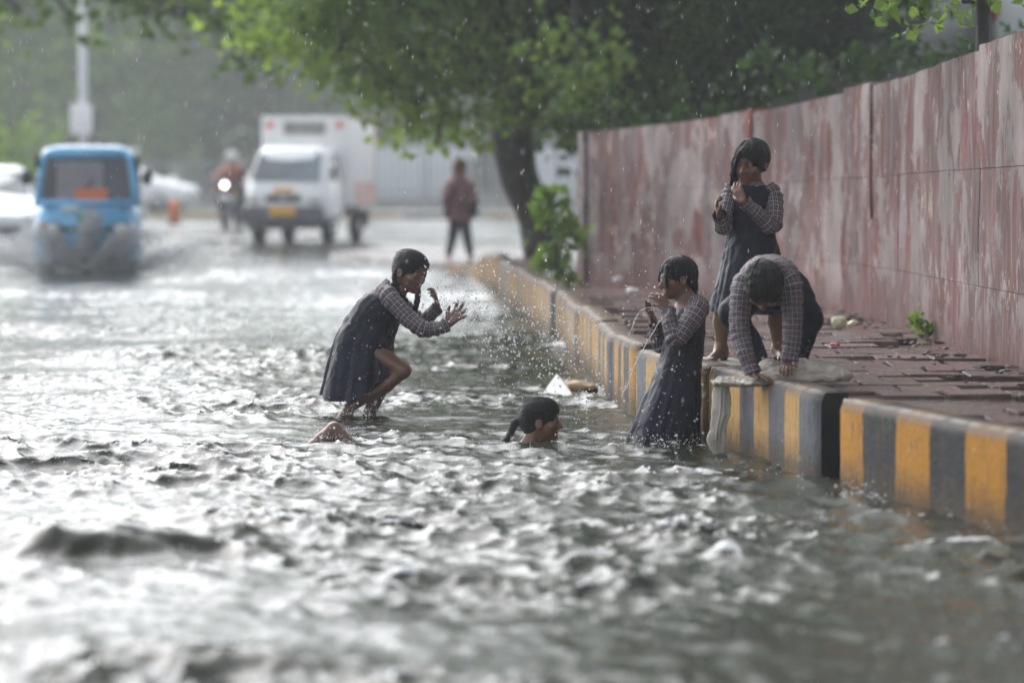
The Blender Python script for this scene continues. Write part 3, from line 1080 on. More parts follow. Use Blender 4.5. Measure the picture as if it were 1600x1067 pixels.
class Head:
    def __init__(s, c, yaw, pitch, roll, H):
        """yaw 0 looks at the camera (-Y), 90 looks to +X; pitch + looks up; H chin-to-crown height"""
        s.c = np.asarray(c, float); s.H = H
        y, p_, r_ = R(yaw), R(pitch), R(roll)
        f = np.array([math.sin(y) * math.cos(p_), -math.cos(y) * math.cos(p_), math.sin(p_)])
        rt = nrm(np.cross(f, [0, 0, 1])); up = np.cross(rt, f)
        rt, up = rt * math.cos(r_) + up * math.sin(r_), up * math.cos(r_) - rt * math.sin(r_)
        s.A = np.stack([rt, f, up])

    def w(s, x, y, z):
        return s.c + (np.array([x, y, z]) * s.H) @ s.A

    def loc(s, V):
        return ((V - s.c) @ s.A.T) / s.H

    def skull(s, B, mouth=0.0, neck=None, nr=0.042):
        H, w = s.H, s.w
        E = lambda c, r, k=0.03, sub=False: B.ell(w(*c), np.array(r) * H, s.A, k * H, sub)
        E((0, -.05, .13), (.355, .43, .37))
        E((0, .10, -.15), (.285, .29, .33), 0.1)
        E((0, .27, -.39), (.11, .11, .10), 0.08)
        for q in (-1, 1):
            E((q * .17, .25, -.11), (.12, .11, .11), 0.06)
            E((q * .36, -.02, -.06), (.04, .09, .13), 0.02)
            E((q * .40, .0, -.06), (.03, .05, .08), 0.015, True)
            E((q * .15, .43, .005), (.085, .07, .055), 0.04, True)
            E((q * .148, .335, .005), (.07, .065, .055), 0.012)
            E((q * .055, .405, -.155), (.045, .05, .04), 0.02)
        B.cap(w(-.17, .34, .085), w(.17, .34, .085), .045 * H, .045 * H, .05 * H)
        B.cap(w(0, .36, .03), w(0, .455, -.13), .03 * H, .055 * H, .03 * H)
        B.cap(w(-.085, .35, -.255), w(.085, .35, -.255), .036 * H, .036 * H, .025 * H)
        B.cap(w(-.07, .345, -.315 - mouth * .5), w(.07, .345, -.315 - mouth * .5), .038 * H, .038 * H, .025 * H)
        if mouth:
            E((0, .40, -.285 - mouth * .25), (.075, .09, .012 + mouth * .3), 0.015, True)
        if neck is not None:
            B.cap(w(0, -.10, -.22), neck, nr, nr * 1.1, 0.03)

    def paint(s, V, colr, teeth=False):
        q = s.loc(V)
        def near(c, r):
            return np.linalg.norm((q - np.array(c)) / np.array(r), axis=1) < 1
        fr = q[:, 1] > 0.2
        colr[near((0, .38, -.255), (.12, .1, .035)) & fr] = LIP
        colr[near((0, .38, -.32), (.10, .1, .04)) & fr] = LIP
        if teeth: colr[near((0, .40, -.285), (.085, .12, .018)) & fr] = (0.55, 0.5, 0.46)
        for x in (-.148, .148):
            colr[near((x, .40, .005), (.05, .1, .018)) & fr] = (0.24, 0.21, 0.19)
            colr[near((x, .40, .005), (.026, .1, .024)) & fr] = (0.012, 0.008, 0.007)
            colr[near((x, .38, .10), (.10, .12, .018)) & fr] = (0.012, 0.010, 0.010)

    def hair(s, face_cut=(0, .52, -.22), face_r=(.34, .40, .47), grow=1.0, neckline=-.28):
        B = Body()
        H, w = s.H, s.w
        B.ell(w(0, -.065, .145), np.array((.395, .475, .405)) * H * grow, s.A, .03 * H)
        B.ell(w(0, -.24, -.06), np.array((.30, .24, .28)) * H, s.A, .1 * H)
        B.ell(w(*face_cut), np.array(face_r) * H, s.A, .03 * H, True)
        B.ell(w(0, .12, -.5), np.array((.6, .42, .40)) * H, s.A, .03 * H, True)
        for x in (-1, 1):
            B.ell(w(x * .42, .03, -.10), np.array((.10, .10, .17)) * H, s.A, .02 * H, True)
        return B


def hand(B, wrist, d, n, side, L=0.14, curl=(.25, .3, .3, .35), spread=0.16, thumb=0.5, base_curl=0.1):
    """d along the hand, n out of the palm, side +-1 puts the thumb on that side of d x n"""
    wrist = np.asarray(wrist, float)
    d = nrm(d); n = nrm(np.asarray(n) - d * np.dot(n, d)); l = np.cross(d, n) * side
    k = 0.004
    rot = lambda v, a, t_: v * math.cos(a) + t_ * math.sin(a)
    offs = (.17, .06, -.055, -.16)
    lens = (.40, .45, .42, .33)
    for i in range(4):
        kn = wrist + d * L * (.50 - .04 * abs(i - 1)) + l * offs[i] * L
        B.cap(wrist + d * L * .06 + l * offs[i] * L * .65, kn, .085 * L, .072 * L, 0.010)
        a = base_curl
        q = kn
        fd = nrm(d + l * offs[i] / .17 * spread)
        rad = [.070 * L, .062 * L, .056 * L, .046 * L]
        for j in range(3):
            dd = rot(fd, a, n)
            q2 = q + dd * lens[i] * L * (.45, .31, .24)[j]
            B.cap(q, q2, rad[j], rad[j + 1], k)
            q = q2; a += curl[i] * 1.4
    tb = wrist + d * L * .13 + l * .13 * L
    t1 = tb + nrm(d * .65 + l * .75 + n * thumb * .5) * L * .24
    t2 = t1 + nrm(d * .9 + l * .4 + n * thumb) * L * .2
    B.cap(tb, t1, .085 * L, .072 * L, 0.008)
    B.cap(t1, t2, .068 * L, .05 * L, k)
    return wrist + d * L * .45


def foot(B, ankle, d, L=0.17):
    ankle = np.asarray(ankle, float); d = nrm([d[0], d[1], 0]); l = np.cross(d, [0, 0, 1])
    z = np.array([0, 0, 1.0])
    heel = ankle - d * .03 - z * .035
    ball = ankle + d * L * .55 - z * .045
    B.cap(ankle, heel, .03, .027, .02)
    B.cap(ankle - z * .01, ball, .03, .022, .03)
    for i, o in enumerate((-.022, -.009, .004, .016, .027)):
        B.cap(ball + l * o * .8, ball + l * o * 1.15 + d * L * (.30 - abs(i - 1) * .03) - z * .004, .012, .009, .006)


def loft(rings, nr=70, nc=96, pleat=0.0, npl=17, wr=0.004, seed=0, open_top=True, v_scale=1.0, pleat_from=0.4, sharp=0.6, close=False):
    """rings: (centre, e1, e2, sag); returns verts, quads, uv"""
    K = np.array([np.r_[c, e1, e2, [sg]] for c, e1, e2, sg in rings])
    D = catmull(K, nr)
    th = np.linspace(0, 2 * math.pi, nc, endpoint=False)
    V = np.zeros((nr, nc, 3)); UV = np.zeros((nr, nc, 2))
    rg = np.random.default_rng(seed)
    ph = rg.uniform(0, 6.28, 4)
    ln = 0
    for i in range(nr):
        c, e1, e2, sg = D[i, :3], D[i, 3:6], D[i, 6:9], D[i, 9]
        v = i / (nr - 1)
        am = pleat * max(0, (v - pleat_from) / (1 - pleat_from)) ** 1.1
        fold = np.sin(npl * th + ph[0] + 2.2 * np.sin(2 * th + ph[1]) + 1.5 * np.sin(5 * th + ph[3]) + 1.2 * np.sin(3 * v + ph[2]))
        fold = fold * (0.55 + 0.45 * np.sin(3 * th + ph[2]))
        fold = np.sign(fold) * np.abs(fold) ** sharp
        fold2 = np.sin(npl * 0.42 * th + ph[3] + 2.0 * v)
        rr_ = 1 + am * (fold * 0.6 + 0.6 * fold2)
        V[i] = c + (np.cos(th) * rr_)[:, None] * e1 + (np.sin(th) * rr_)[:, None] * e2
        V[i, :, 2] -= sg * np.sin(th) ** 2
        if i: ln += np.linalg.norm(D[i, :3] - D[i - 1, :3])
        rad = 0.5 * (np.linalg.norm(e1) + np.linalg.norm(e2))
        UV[i, :, 0] = th * 0.5 * (rad + 0.07); UV[i, :, 1] = ln * v_scale
    Vf = V.reshape(-1, 3)
    if wr:
        nv = Vf - np.repeat(D[:, :3], nc, 0)
        nv /= np.linalg.norm(nv, axis=1, keepdims=True) + 1e-9
        w1 = vnoise(Vf * np.array([24, 24, 11]), seed) + 0.6 * vnoise(Vf * 42, seed + 1)
        Vf = Vf + nv * (wr * w1)[:, None]
    idx = np.arange(nr * nc).reshape(nr, nc)
    nx_ = np.roll(idx, -1, 1)
    F = np.stack([idx[:-1], nx_[:-1], nx_[1:], idx[1:]], -1).reshape(-1, 4)
    return Vf, F, UV.reshape(-1, 2)


def sleeve(pts, rad, seed=0, nr=64, nc=40, wr=0.005, cuff=True):
    """cloth tube along pts with cross wrinkles, worst at the bends"""
    C = catmull(np.c_[np.asarray(pts, float), np.asarray(rad, float)], nr)
    c = C[:, :3]; r_ = C[:, 3]
    T = np.gradient(c, axis=0); T /= np.linalg.norm(T, axis=1, keepdims=True)
    bend = np.r_[0, np.linalg.norm(np.diff(T, axis=0), axis=1)]
    bend = np.convolve(bend, np.ones(9) / 9, 'same')
    e1 = nrm(np.cross(T[0], [0.3, 1, 0.2]))
    th = np.linspace(0, 2 * math.pi, nc, endpoint=False)
    V, UV = [], []
    ln = 0
    for i in range(nr):
        e1 = nrm(e1 - T[i] * np.dot(e1, T[i])); e2 = np.cross(T[i], e1)
        if i: ln += np.linalg.norm(c[i] - c[i - 1])
        q = r_[i]
        if cuff and i > nr - 5: q *= 1.10
        ring_ = 1 + (0.05 + 1.1 * bend[i]) * np.sin(ln * 170 + 1.6 * np.sin(th + seed) + seed) * 0.6
        V.append(c[i] + (q * ring_)[:, None] * (np.cos(th)[:, None] * e1 + np.sin(th)[:, None] * e2))
        UV.append(np.stack([th * 0.055, np.full(nc, ln)], 1))
    V = np.concatenate(V); UV = np.concatenate(UV)
    nv = V - np.repeat(c, nc, 0); nv /= np.linalg.norm(nv, axis=1, keepdims=True) + 1e-9
    V = V + nv * (wr * (vnoise(V * 30, seed) + 0.5 * vnoise(V * 60, seed + 5)))[:, None]
    idx = np.arange(nr * nc).reshape(nr, nc); nx_ = np.roll(idx, -1, 1)
    F = np.stack([idx[:-1], nx_[:-1], nx_[1:], idx[1:]], -1).reshape(-1, 4)
    return V, F, UV


class Person:
    def __init__(s, base, label, group=None):
        s.o = thing('person', base, label, 'person', group)
        s.b = np.asarray(base, float)

    def add(s, name, V, F, mat, uv=None, attrs=None, label=None):
        V = np.asarray(V) - s.b
        o = link(name, fast_mesh(name, V, F, True, uv, attrs), mat, s.o)
        if label: o['label'] = label
        return o

    def body(s, B, head=None, h=0.0048, teeth=False, palms=(), skin=SKIN):
        V, Q = B.mesh(h)
        colr = np.repeat(skin[None, :], len(V), 0)
        if head is not None: head.paint(V, colr, teeth)
        for pc, pn, r_ in palms:
            colr[np.linalg.norm(V - pc, axis=1) < r_] = PALM
        return s.add('body', V, Q, M['skin'], None, {'tone': colr})

    def hair(s, hd, B, amp=0.0016, freq=70, hang=False, ridge=0.0022):
        V, Q = B.mesh(0.004)
        q = hd.loc(V)
        ph = np.arctan2(q[:, 0], q[:, 1]) if hang else np.arctan2(q[:, 0], q[:, 2] - .02 + .25 * q[:, 1])
        al = q[:, 2] if hang else q[:, 1]
        nv = V - hd.c; nv /= np.linalg.norm(nv, axis=1, keepdims=True)
        k = np.stack([ph * 9, al * 1.6, al * 0], 1)
        V = V + nv * (ridge * (vnoise(k, 3) + .6 * vnoise(k * 2.3, 4)))[:, None] + amp * np.stack([vnoise(V * freq, j) for j in range(3)], 1)
        s.strands(hd, hang)
        return s.add('hair', V, Q, M['hair'], None, {'strand': np.stack([ph, al, np.linalg.norm(q, axis=1)], 1)})

    def strands(s, hd, hang, n=46):
        rg = np.random.default_rng(int(abs(hd.c[0]) * 1000) + 3)
        Vs, Fs, At = [], [], []
        k = 0
        for i in range(n):
            a = rg.uniform(-2.6, 2.6) if hang else rg.uniform(-1.9, 1.9)
            pts = []
            if hang:       # from the crown down over the hairline
                for t_ in np.linspace(0, 1, 9):
                    el = 1.35 - t_ * (1.5 + rg.uniform(0, .1))
                    r_ = np.array([.405 * math.sin(a) * math.cos(el), .485 * math.cos(a) * math.cos(el), .41 * math.sin(el)]) * (1.0 + .02 * rg.random())
                    pts.append(hd.w(r_[0], r_[1] - .065, r_[2] + .145 - max(0, t_ - .75) * .25))
            else:          # combed back from the forehead
                for t_ in np.linspace(0, 1, 9):
                    th_ = -.15 + t_ * 2.6
                    pts.append(hd.w(.40 * math.sin(a * .75) * math.sin(.4 + th_ * .75) * 1.0, .47 * math.cos(th_ * 1.0) - .065, .145 + .415 * math.cos(a * .75) * math.sin(.35 + th_ * .8)))
            V, F = tube_arrays(catmull(np.array(pts), 14), np.linspace(.0022, .0007, 14), 5, False)
            Vs.append(V); Fs.append(np.array(F) + k); k += len(V)
            At.append(np.tile([a, 0, 0], (len(V), 1)))
        s.add('loose_strands', np.concatenate(Vs), np.concatenate(Fs), M['hair'], None, {'strand': np.concatenate(At)})

    def sdf(s, name, B, mat, h=0.005, amp=0.0, freq=40, label=None):
        f = (lambda V: V + amp * np.stack([vnoise(V * freq, k) for k in range(3)], 1)) if amp else None
        V, Q = B.mesh(h, f)
        return s.add(name, V, Q, mat, None, None, label)


def braid(B, pts, r0, r1, n=9):
    C = catmull(np.asarray(pts, float), n * 3)
    for i in range(n):
        p_ = C[min(i * 3 + 1, len(C) - 1)]
        q = C[min(i * 3 + 3, len(C) - 1)]
        r_ = r0 + (r1 - r0) * i / n
        B.cap(p_, q, r_ * 1.05, r_ * 0.8, 0.004)


def xf(ox, oy, sc_):
    """read-off coordinates in an enlarged crop -> photo pixels"""
    return lambda cx, cy: (ox + cx / sc_, oy + cy / sc_)


def ring2(pa, pb, dep, Y, sag=0.0, Ya=0.0, Yb=0.0):
    a, b = P(*pa, Y + Ya), P(*pb, Y + Yb)
    e1 = (b - a) / 2
    e2 = np.array([0, 1.0, 0]) * dep
    return ((a + b) / 2, e1, e2, sag)


# ------------------------------------------------------------------ girl crouching and splashing, left
def girl_splashing():
    Y0 = 21.27
    c = xf(460, 370, 3.137)
    J = lambda cx, cy, dy=0.0: P(*c(cx, cy), Y0 + dy)
    pr = Person((*G(568, 650)[:2], -0.25), 'girl in navy pinafore and checked sleeves crouching in the flood, flinging water')
    hd = Head(J(568, 172), 50, -16, 4, 0.222)
    B = Body()
    neck = J(490, 285, 0.02)
    hd.skull(B, 0.03, neck, 0.040)
    chest, waist, hip = J(440, 350), J(375, 450), J(330, 540)
    B.ell((chest + neck) / 2, (0.085, 0.10, 0.10), None, 0.05)
    B.cap(chest, waist, 0.085, 0.075, 0.04)
    B.cap(waist, hip, 0.078, 0.10, 0.04)
    shN, elN, wrN = J(465, 300, -0.12), J(628, 452, -0.17), J(748, 428, -0.16)
    shF, elF, wrF = J(500, 305, 0.13), J(610, 418, 0.17), J(700, 340, 0.15)
    for a, b, d in ((shN, elN, wrN), (shF, elF, wrF)):
        B.cap(chest * .4 + a * .6, a, 0.05, 0.04, 0.03)
        B.chain([a, b, d], [0.034, 0.027, 0.019], 0.012)
    # near leg: thigh forward, shin folded back under
    hN, kN, aN = J(370, 560, -0.07), J(532, 655, -0.10), J(268, 838, -0.08)
    B.chain([hN, kN], [0.072, 0.043], 0.02)
    m_ = kN * .68 + aN * .32 + np.array([0, 0, -.012])
    B.chain([kN, m_, aN], [0.043, 0.041, 0.027], 0.02)
    foot(B, J(250, 880, -0.08), (-0.6, -0.4, 0), 0.17)
    B.cap(aN, J(250, 890, -0.08), 0.028, 0.034, 0.02)
    hF, kF, aF = J(370, 570, 0.08), J(445, 700, 0.09), J(345, 905, 0.05)
    B.chain([hF, kF, aF], [0.07, 0.044, 0.034], 0.02)
    B.cap(aF, aF - np.array([0.03, 0, 0.14]), 0.034, 0.028, 0.02)
    pc = hand(B, wrN, J(815, 365, -0.17) - J(748, 428, -0.16), (-0.3, -0.85, 0.45), -1, 0.16, (.12, .08, .10, .16), 0.55, 0.3, 0.0)
    hand(B, wrF, J(690, 280, 0.12) - J(700, 340, 0.15), (-0.9, -0.2, 0.2), -1, 0.14, (.5, .55, .6, .6), 0.2, 0.5, 0.25)
    pr.body(B, hd, 0.0048, True, [(pc, None, 0.05)])
    # hair: parted, tied low in two plaits
    Hb = hd.hair((0, .50, -.20), (.33, .40, .45))
    braid(Hb, [hd.w(.30, -.18, -.02), hd.w(.36, -.12, -.25), hd.w(.33, .05, -.52), hd.w(.28, .18, -.75)], 0.020, 0.014, 8)
    braid(Hb, [hd.w(-.28, -.22, -.02), hd.w(-.34, .05, -.35), hd.w(-.30, .20, -.62), hd.w(-.24, .26, -1.0), hd.w(-.2, .28, -1.2)], 0.020, 0.015, 12)
    pr.hair(hd, Hb)
    # pinafore
    rings = [ring2(c(452, 205), c(560, 312), 0.075, Y0), ring2(c(395, 245), c(545, 350), 0.118, Y0), ring2(c(335, 290), c(522, 420), 0.128, Y0),
             ring2(c(268, 375), c(492, 487), 0.122, Y0, 0.0), ring2(c(200, 490), c(486, 560), 0.155, Y0, 0.01), ring2(c(162, 640), c(492, 585), 0.185, Y0, 0.05),
             ring2(c(132, 772), c(498, 606), 0.205, Y0, 0.105)]
    V, F, UV = loft(rings, 90, 180, 0.085, 17, 0.006, 3, pleat_from=0.42)
    pr.add('pinafore', V, F, M['navy'], UV)
    # waistband seam
    rw = [ring2(c(268, 375), c(494, 487), 0.126, Y0), ring2(c(258, 392), c(493, 500), 0.130, Y0)]
    V, F, UV = loft(rw, 6, 96, 0, 3, 0.003, 3)
    pr.add('waistband', V, F, M['navy'], UV)
    for nm, pts, rad, sd_ in (('near', [J(435, 265, -0.06), J(470, 302, -0.125), J(545, 385, -0.155), J(622, 448, -0.175), J(690, 452, -0.17), J(752, 428, -0.16)], [0.045, 0.053, 0.050, 0.047, 0.041, 0.036], 2),
                              ('far', [J(480, 280, 0.06), J(505, 312, 0.13), J(560, 370, 0.16), J(618, 415, 0.172), J(665, 385, 0.165), J(702, 345, 0.15)], [0.058, 0.052, 0.047, 0.044, 0.038, 0.033], 7)):
        V, F, UV = sleeve(pts, rad, sd_)
        pr.add('sleeve', V, F, M['plaid'], UV)
    rc = [ring2(c(468, 215), c(560, 300), 0.062, Y0), ring2(c(488, 238), c(548, 290), 0.052, Y0)]
    V, F, UV = loft(rc, 8, 60, 0, 3, 0.004, 5)
    pr.add('collar', V, F, M['plaid'], UV)


# ------------------------------------------------------------------ girl standing in the water by the kerb, hands to her face
def girl_at_kerb():
    Y0 = 19.3
    c = xf(960, 380, 3.232)
    J = lambda cx, cy, dy=0.0: P(*c(cx, cy), Y0 + dy)
    pr = Person((*G(1042, 700)[:2], -0.25), 'girl in long navy pinafore standing in water against the kerb, hands at her mouth')
    hd = Head(J(318, 178), -72, -6, -4, 0.205)
    B = Body()
    neck = J(372, 300)
    hd.skull(B, 0.0, neck, 0.038)
    chest, waist, hip = J(375, 380), J(345, 540), J(330, 680)
    B.ell(J(380, 340), (0.07, 0.10, 0.07), None, 0.05)
    B.cap(chest, waist, 0.078, 0.07, 0.04); B.cap(waist, hip, 0.072, 0.085, 0.04)
    shN, elN, wrN = J(412, 345, -0.11), J(310, 490, -0.17), J(272, 335, -0.13)
    shF, elF, wrF = J(370, 345, 0.12), J(225, 520, 0.13), J(208, 412, 0.08)
    for a, b, d in ((shN, elN, wrN), (shF, elF, wrF)):
        B.cap(chest * .4 + a * .6, a, 0.05, 0.04, 0.03)
        B.chain([a, b, d], [0.034, 0.027, 0.019], 0.012)
    for x, dy in ((280, -.06), (330, .07)):
        B.chain([J(330, 690, dy), J(x, 860, dy), J(x + 20, 1060, dy), J(x + 20, 1085, dy)], [0.07, 0.045, 0.03, 0.03], 0.02)
        B.cap(J(x + 20, 1085, dy), J(x - 40, 1090, dy), 0.03, 0.02, 0.02)
    hand(B, wrN, J(222, 262, -0.10) - wrN, (-0.5, 0.75, -0.1), 1, 0.135, (.22, .25, .3, .35), 0.35, 0.4, 0.15)
    hand(B, wrF, J(152, 285, 0.06) - wrF, (0.8, -0.2, 0.1), -1, 0.145, (.10, .1, .1, .14), 0.25, 0.2, 0.0)
    pr.body(B, hd, 0.0048)
    Hb = hd.hair((0, .52, -.24), (.34, .36, .47))
    # wet locks over the cheek and down the nape
    Hb.chain([hd.w(-.20, .30, .30), hd.w(-.28, .40, .10), hd.w(-.27, .41, -.10), hd.w(-.26, .38, -.25)], [0.016, 0.012, 0.009, 0.004], 0.006)
    Hb.chain([hd.w(.22, .30, .30), hd.w(.27, .36, .05), hd.w(.27, .33, -.2)], [0.014, 0.010, 0.004], 0.006)
    braid(Hb, [hd.w(0, -.40, -.05), hd.w(.05, -.42, -.30), hd.w(.08, -.38, -.5)], 0.024, 0.016, 5)
    pr.hair(hd, Hb, .002, 60, True)
    rings = [ring2(c(318, 300), c(432, 285), 0.07, Y0), ring2(c(285, 370), c(458, 335), 0.118, Y0), ring2(c(262, 440), c(462, 420), 0.122, Y0),
             ring2(c(238, 560), c(450, 550), 0.118, Y0), ring2(c(205, 655), c(442, 660), 0.135, Y0), ring2(c(130, 830), c(438, 850), 0.175, Y0),
             ring2(c(72, 970), c(440, 1000), 0.20, Y0), ring2(c(48, 1060), c(442, 1090), 0.215, Y0)]
    V, F, UV = loft(rings, 100, 180, 0.10, 13, 0.006, 6, pleat_from=0.35)
    pr.add('pinafore', V, F, M['navy'], UV)
    for pts, rad, sd_ in (([J(420, 315, -0.05), J(414, 348, -0.12), J(362, 425, -0.16), J(310, 492, -0.175), J(285, 415, -0.16), J(270, 332, -0.132)], [0.056, 0.055, 0.05, 0.046, 0.039, 0.033], 4),
                          ([J(375, 320, 0.06), J(360, 350, 0.12), J(290, 440, 0.14), J(228, 515, 0.13), J(215, 470, 0.11), J(205, 412, 0.08)], [0.054, 0.052, 0.046, 0.042, 0.037, 0.032], 9)):
        V, F, UV = sleeve(pts, rad, sd_)
        pr.add('sleeve', V, F, M['plaid'], UV)
    rc = [ring2(c(318, 310), c(438, 296), 0.062, Y0), ring2(c(338, 268), c(412, 258), 0.05, Y0)]
    V, F, UV = loft(rc, 10, 60, 0, 3, 0.004, 5)
    pr.add('collar', V, F, M['plaid'], UV)


# ------------------------------------------------------------------ girl standing on the pavement
def girl_on_pavement():
    Y0 = 20.3
    c = xf(1080, 200, 2.54)
    J = lambda cx, cy, dy=0.0: P(*c(cx, cy), Y0 + dy)
    pr = Person((*G(1165, 556, PAV)[:2], PAV), 'girl in navy dress standing on the pavement with one hand at her face')
    hd = Head(J(238, 138), -32, -12, 6, 0.225)
    B = Body()
    neck = J(245, 245, 0.02)
    hd.skull(B, 0.0, neck, 0.04)
    chest, waist, hip = J(240, 300, 0.02), J(235, 420, 0.03), J(230, 510, 0.04)
    B.ell(J(240, 265, 0.02), (0.10, 0.06, 0.06), None, 0.05)
    B.cap(chest, waist, 0.085, 0.08, 0.04); B.cap(waist, hip, 0.08, 0.095, 0.04)
    shR, elR, wrR = J(318, 262, 0.0), J(318, 385, -0.09), J(208, 292, -0.19)
    shL, elL, wrL = J(158, 262, 0.02), J(128, 395, -0.10), J(112, 345, -0.19)
    for a, b, d in ((shR, elR, wrR), (shL, elL, wrL)):
        B.cap(chest * .4 + a * .6, a, 0.05, 0.04, 0.03)
        B.chain([a, b, d], [0.034, 0.027, 0.019], 0.012)
    hand(B, wrR, J(183, 245, -0.17) - wrR, (0.4, 0.7, 0.3), 1, 0.135, (.25, .3, .3, .35), 0.2, 0.4, 0.2)
    hand(B, wrL, J(98, 298, -0.20) - wrL, (0.7, 0.0, 0.3), -1, 0.125, (.6, .65, .7, .7), 0.1, 0.5, 0.4)
    for pts, fd in (([J(185, 530, 0.0), J(125, 715, -0.02), J(118, 868, 0.02)], (-0.5, -0.8, 0)),
                    ([J(285, 530, 0.06), J(335, 710, 0.08), J(345, 872, 0.12)], (0.2, -1, 0))):
        B.chain(pts[:2], [0.072, 0.046], 0.02)
        m_ = pts[1] * .65 + pts[2] * .35 + np.array([0, 0.02, 0])
        B.chain([pts[1], m_, pts[2]], [0.046, 0.045, 0.028], 0.02)
        an = pts[2].copy(); an[2] = PAV + 0.055
        B.cap(pts[2], an, 0.028, 0.03, 0.02)
        foot(B, an, fd, 0.18)
    pr.body(B, hd, 0.0048)
    Hb = hd.hair((0, .54, -.22), (.33, .38, .45), 1.04)
    for x, y in ((.30, .10), (.33, -.05), (.26, .24)):
        Hb.chain([hd.w(x, y, .1), hd.w(x + .06, y + .02, -.25), hd.w(x + .12, y, -.5), hd.w(x + .22, y, -.66)], [0.026, 0.02, 0.014, 0.005], 0.008)
    Hb.chain([hd.w(-.30, .10, .1), hd.w(-.34, .1, -.10), hd.w(-.32, .08, -.2)], [0.022, 0.014, 0.005], 0.008)
    Hb.chain([hd.w(.1, .38, .3), hd.w(.20, .40, .05), hd.w(.24, .36, -.2)], [0.014, 0.011, 0.004], 0.008)
    Hb.ell(hd.w(-.30, -.05, -.46), np.array((.34, .55, .24)) * hd.H, hd.A, .02, True)
    pr.hair(hd, Hb, .003, 50, True, .004)
    rings = [ring2(c(165, 228), c(318, 228), 0.05, Y0), ring2(c(150, 262), c(332, 262), 0.088, Y0), ring2(c(142, 330), c(332, 330), 0.10, Y0),
             ring2(c(142, 420), c(332, 420), 0.098, Y0), ring2(c(128, 500), c(348, 500), 0.135, Y0), ring2(c(95, 640), c(372, 640), 0.185, Y0), ring2(c(70, 728), c(388, 738), 0.21, Y0)]
    V, F, UV = loft(rings, 90, 180, 0.09, 14, 0.006, 12, pleat_from=0.45)
    pr.add('pinafore', V, F, M['navy'], UV)
    for pts, rad, sd_ in (([J(300, 236, 0.0), J(322, 268, -0.01), J(330, 335, -0.06), J(318, 388, -0.10), J(262, 340, -0.15), J(206, 290, -0.19)], [0.05, 0.052, 0.05, 0.047, 0.04, 0.034], 14),
                          ([J(172, 236, 0.0), J(156, 268, 0.0), J(138, 335, -0.05), J(128, 396, -0.11), J(118, 370, -0.15), J(111, 342, -0.19)], [0.05, 0.05, 0.047, 0.043, 0.037, 0.032], 19)):
        V, F, UV = sleeve(pts, rad, sd_)
        pr.add('sleeve', V, F, M['plaid'], UV)
    rc = [ring2(c(185, 236), c(302, 236), 0.055, Y0), ring2(c(205, 212), c(285, 212), 0.045, Y0)]
    V, F, UV = loft(rc, 8, 60, 0, 3, 0.004, 5)
    pr.add('collar', V, F, M['plaid'], UV)


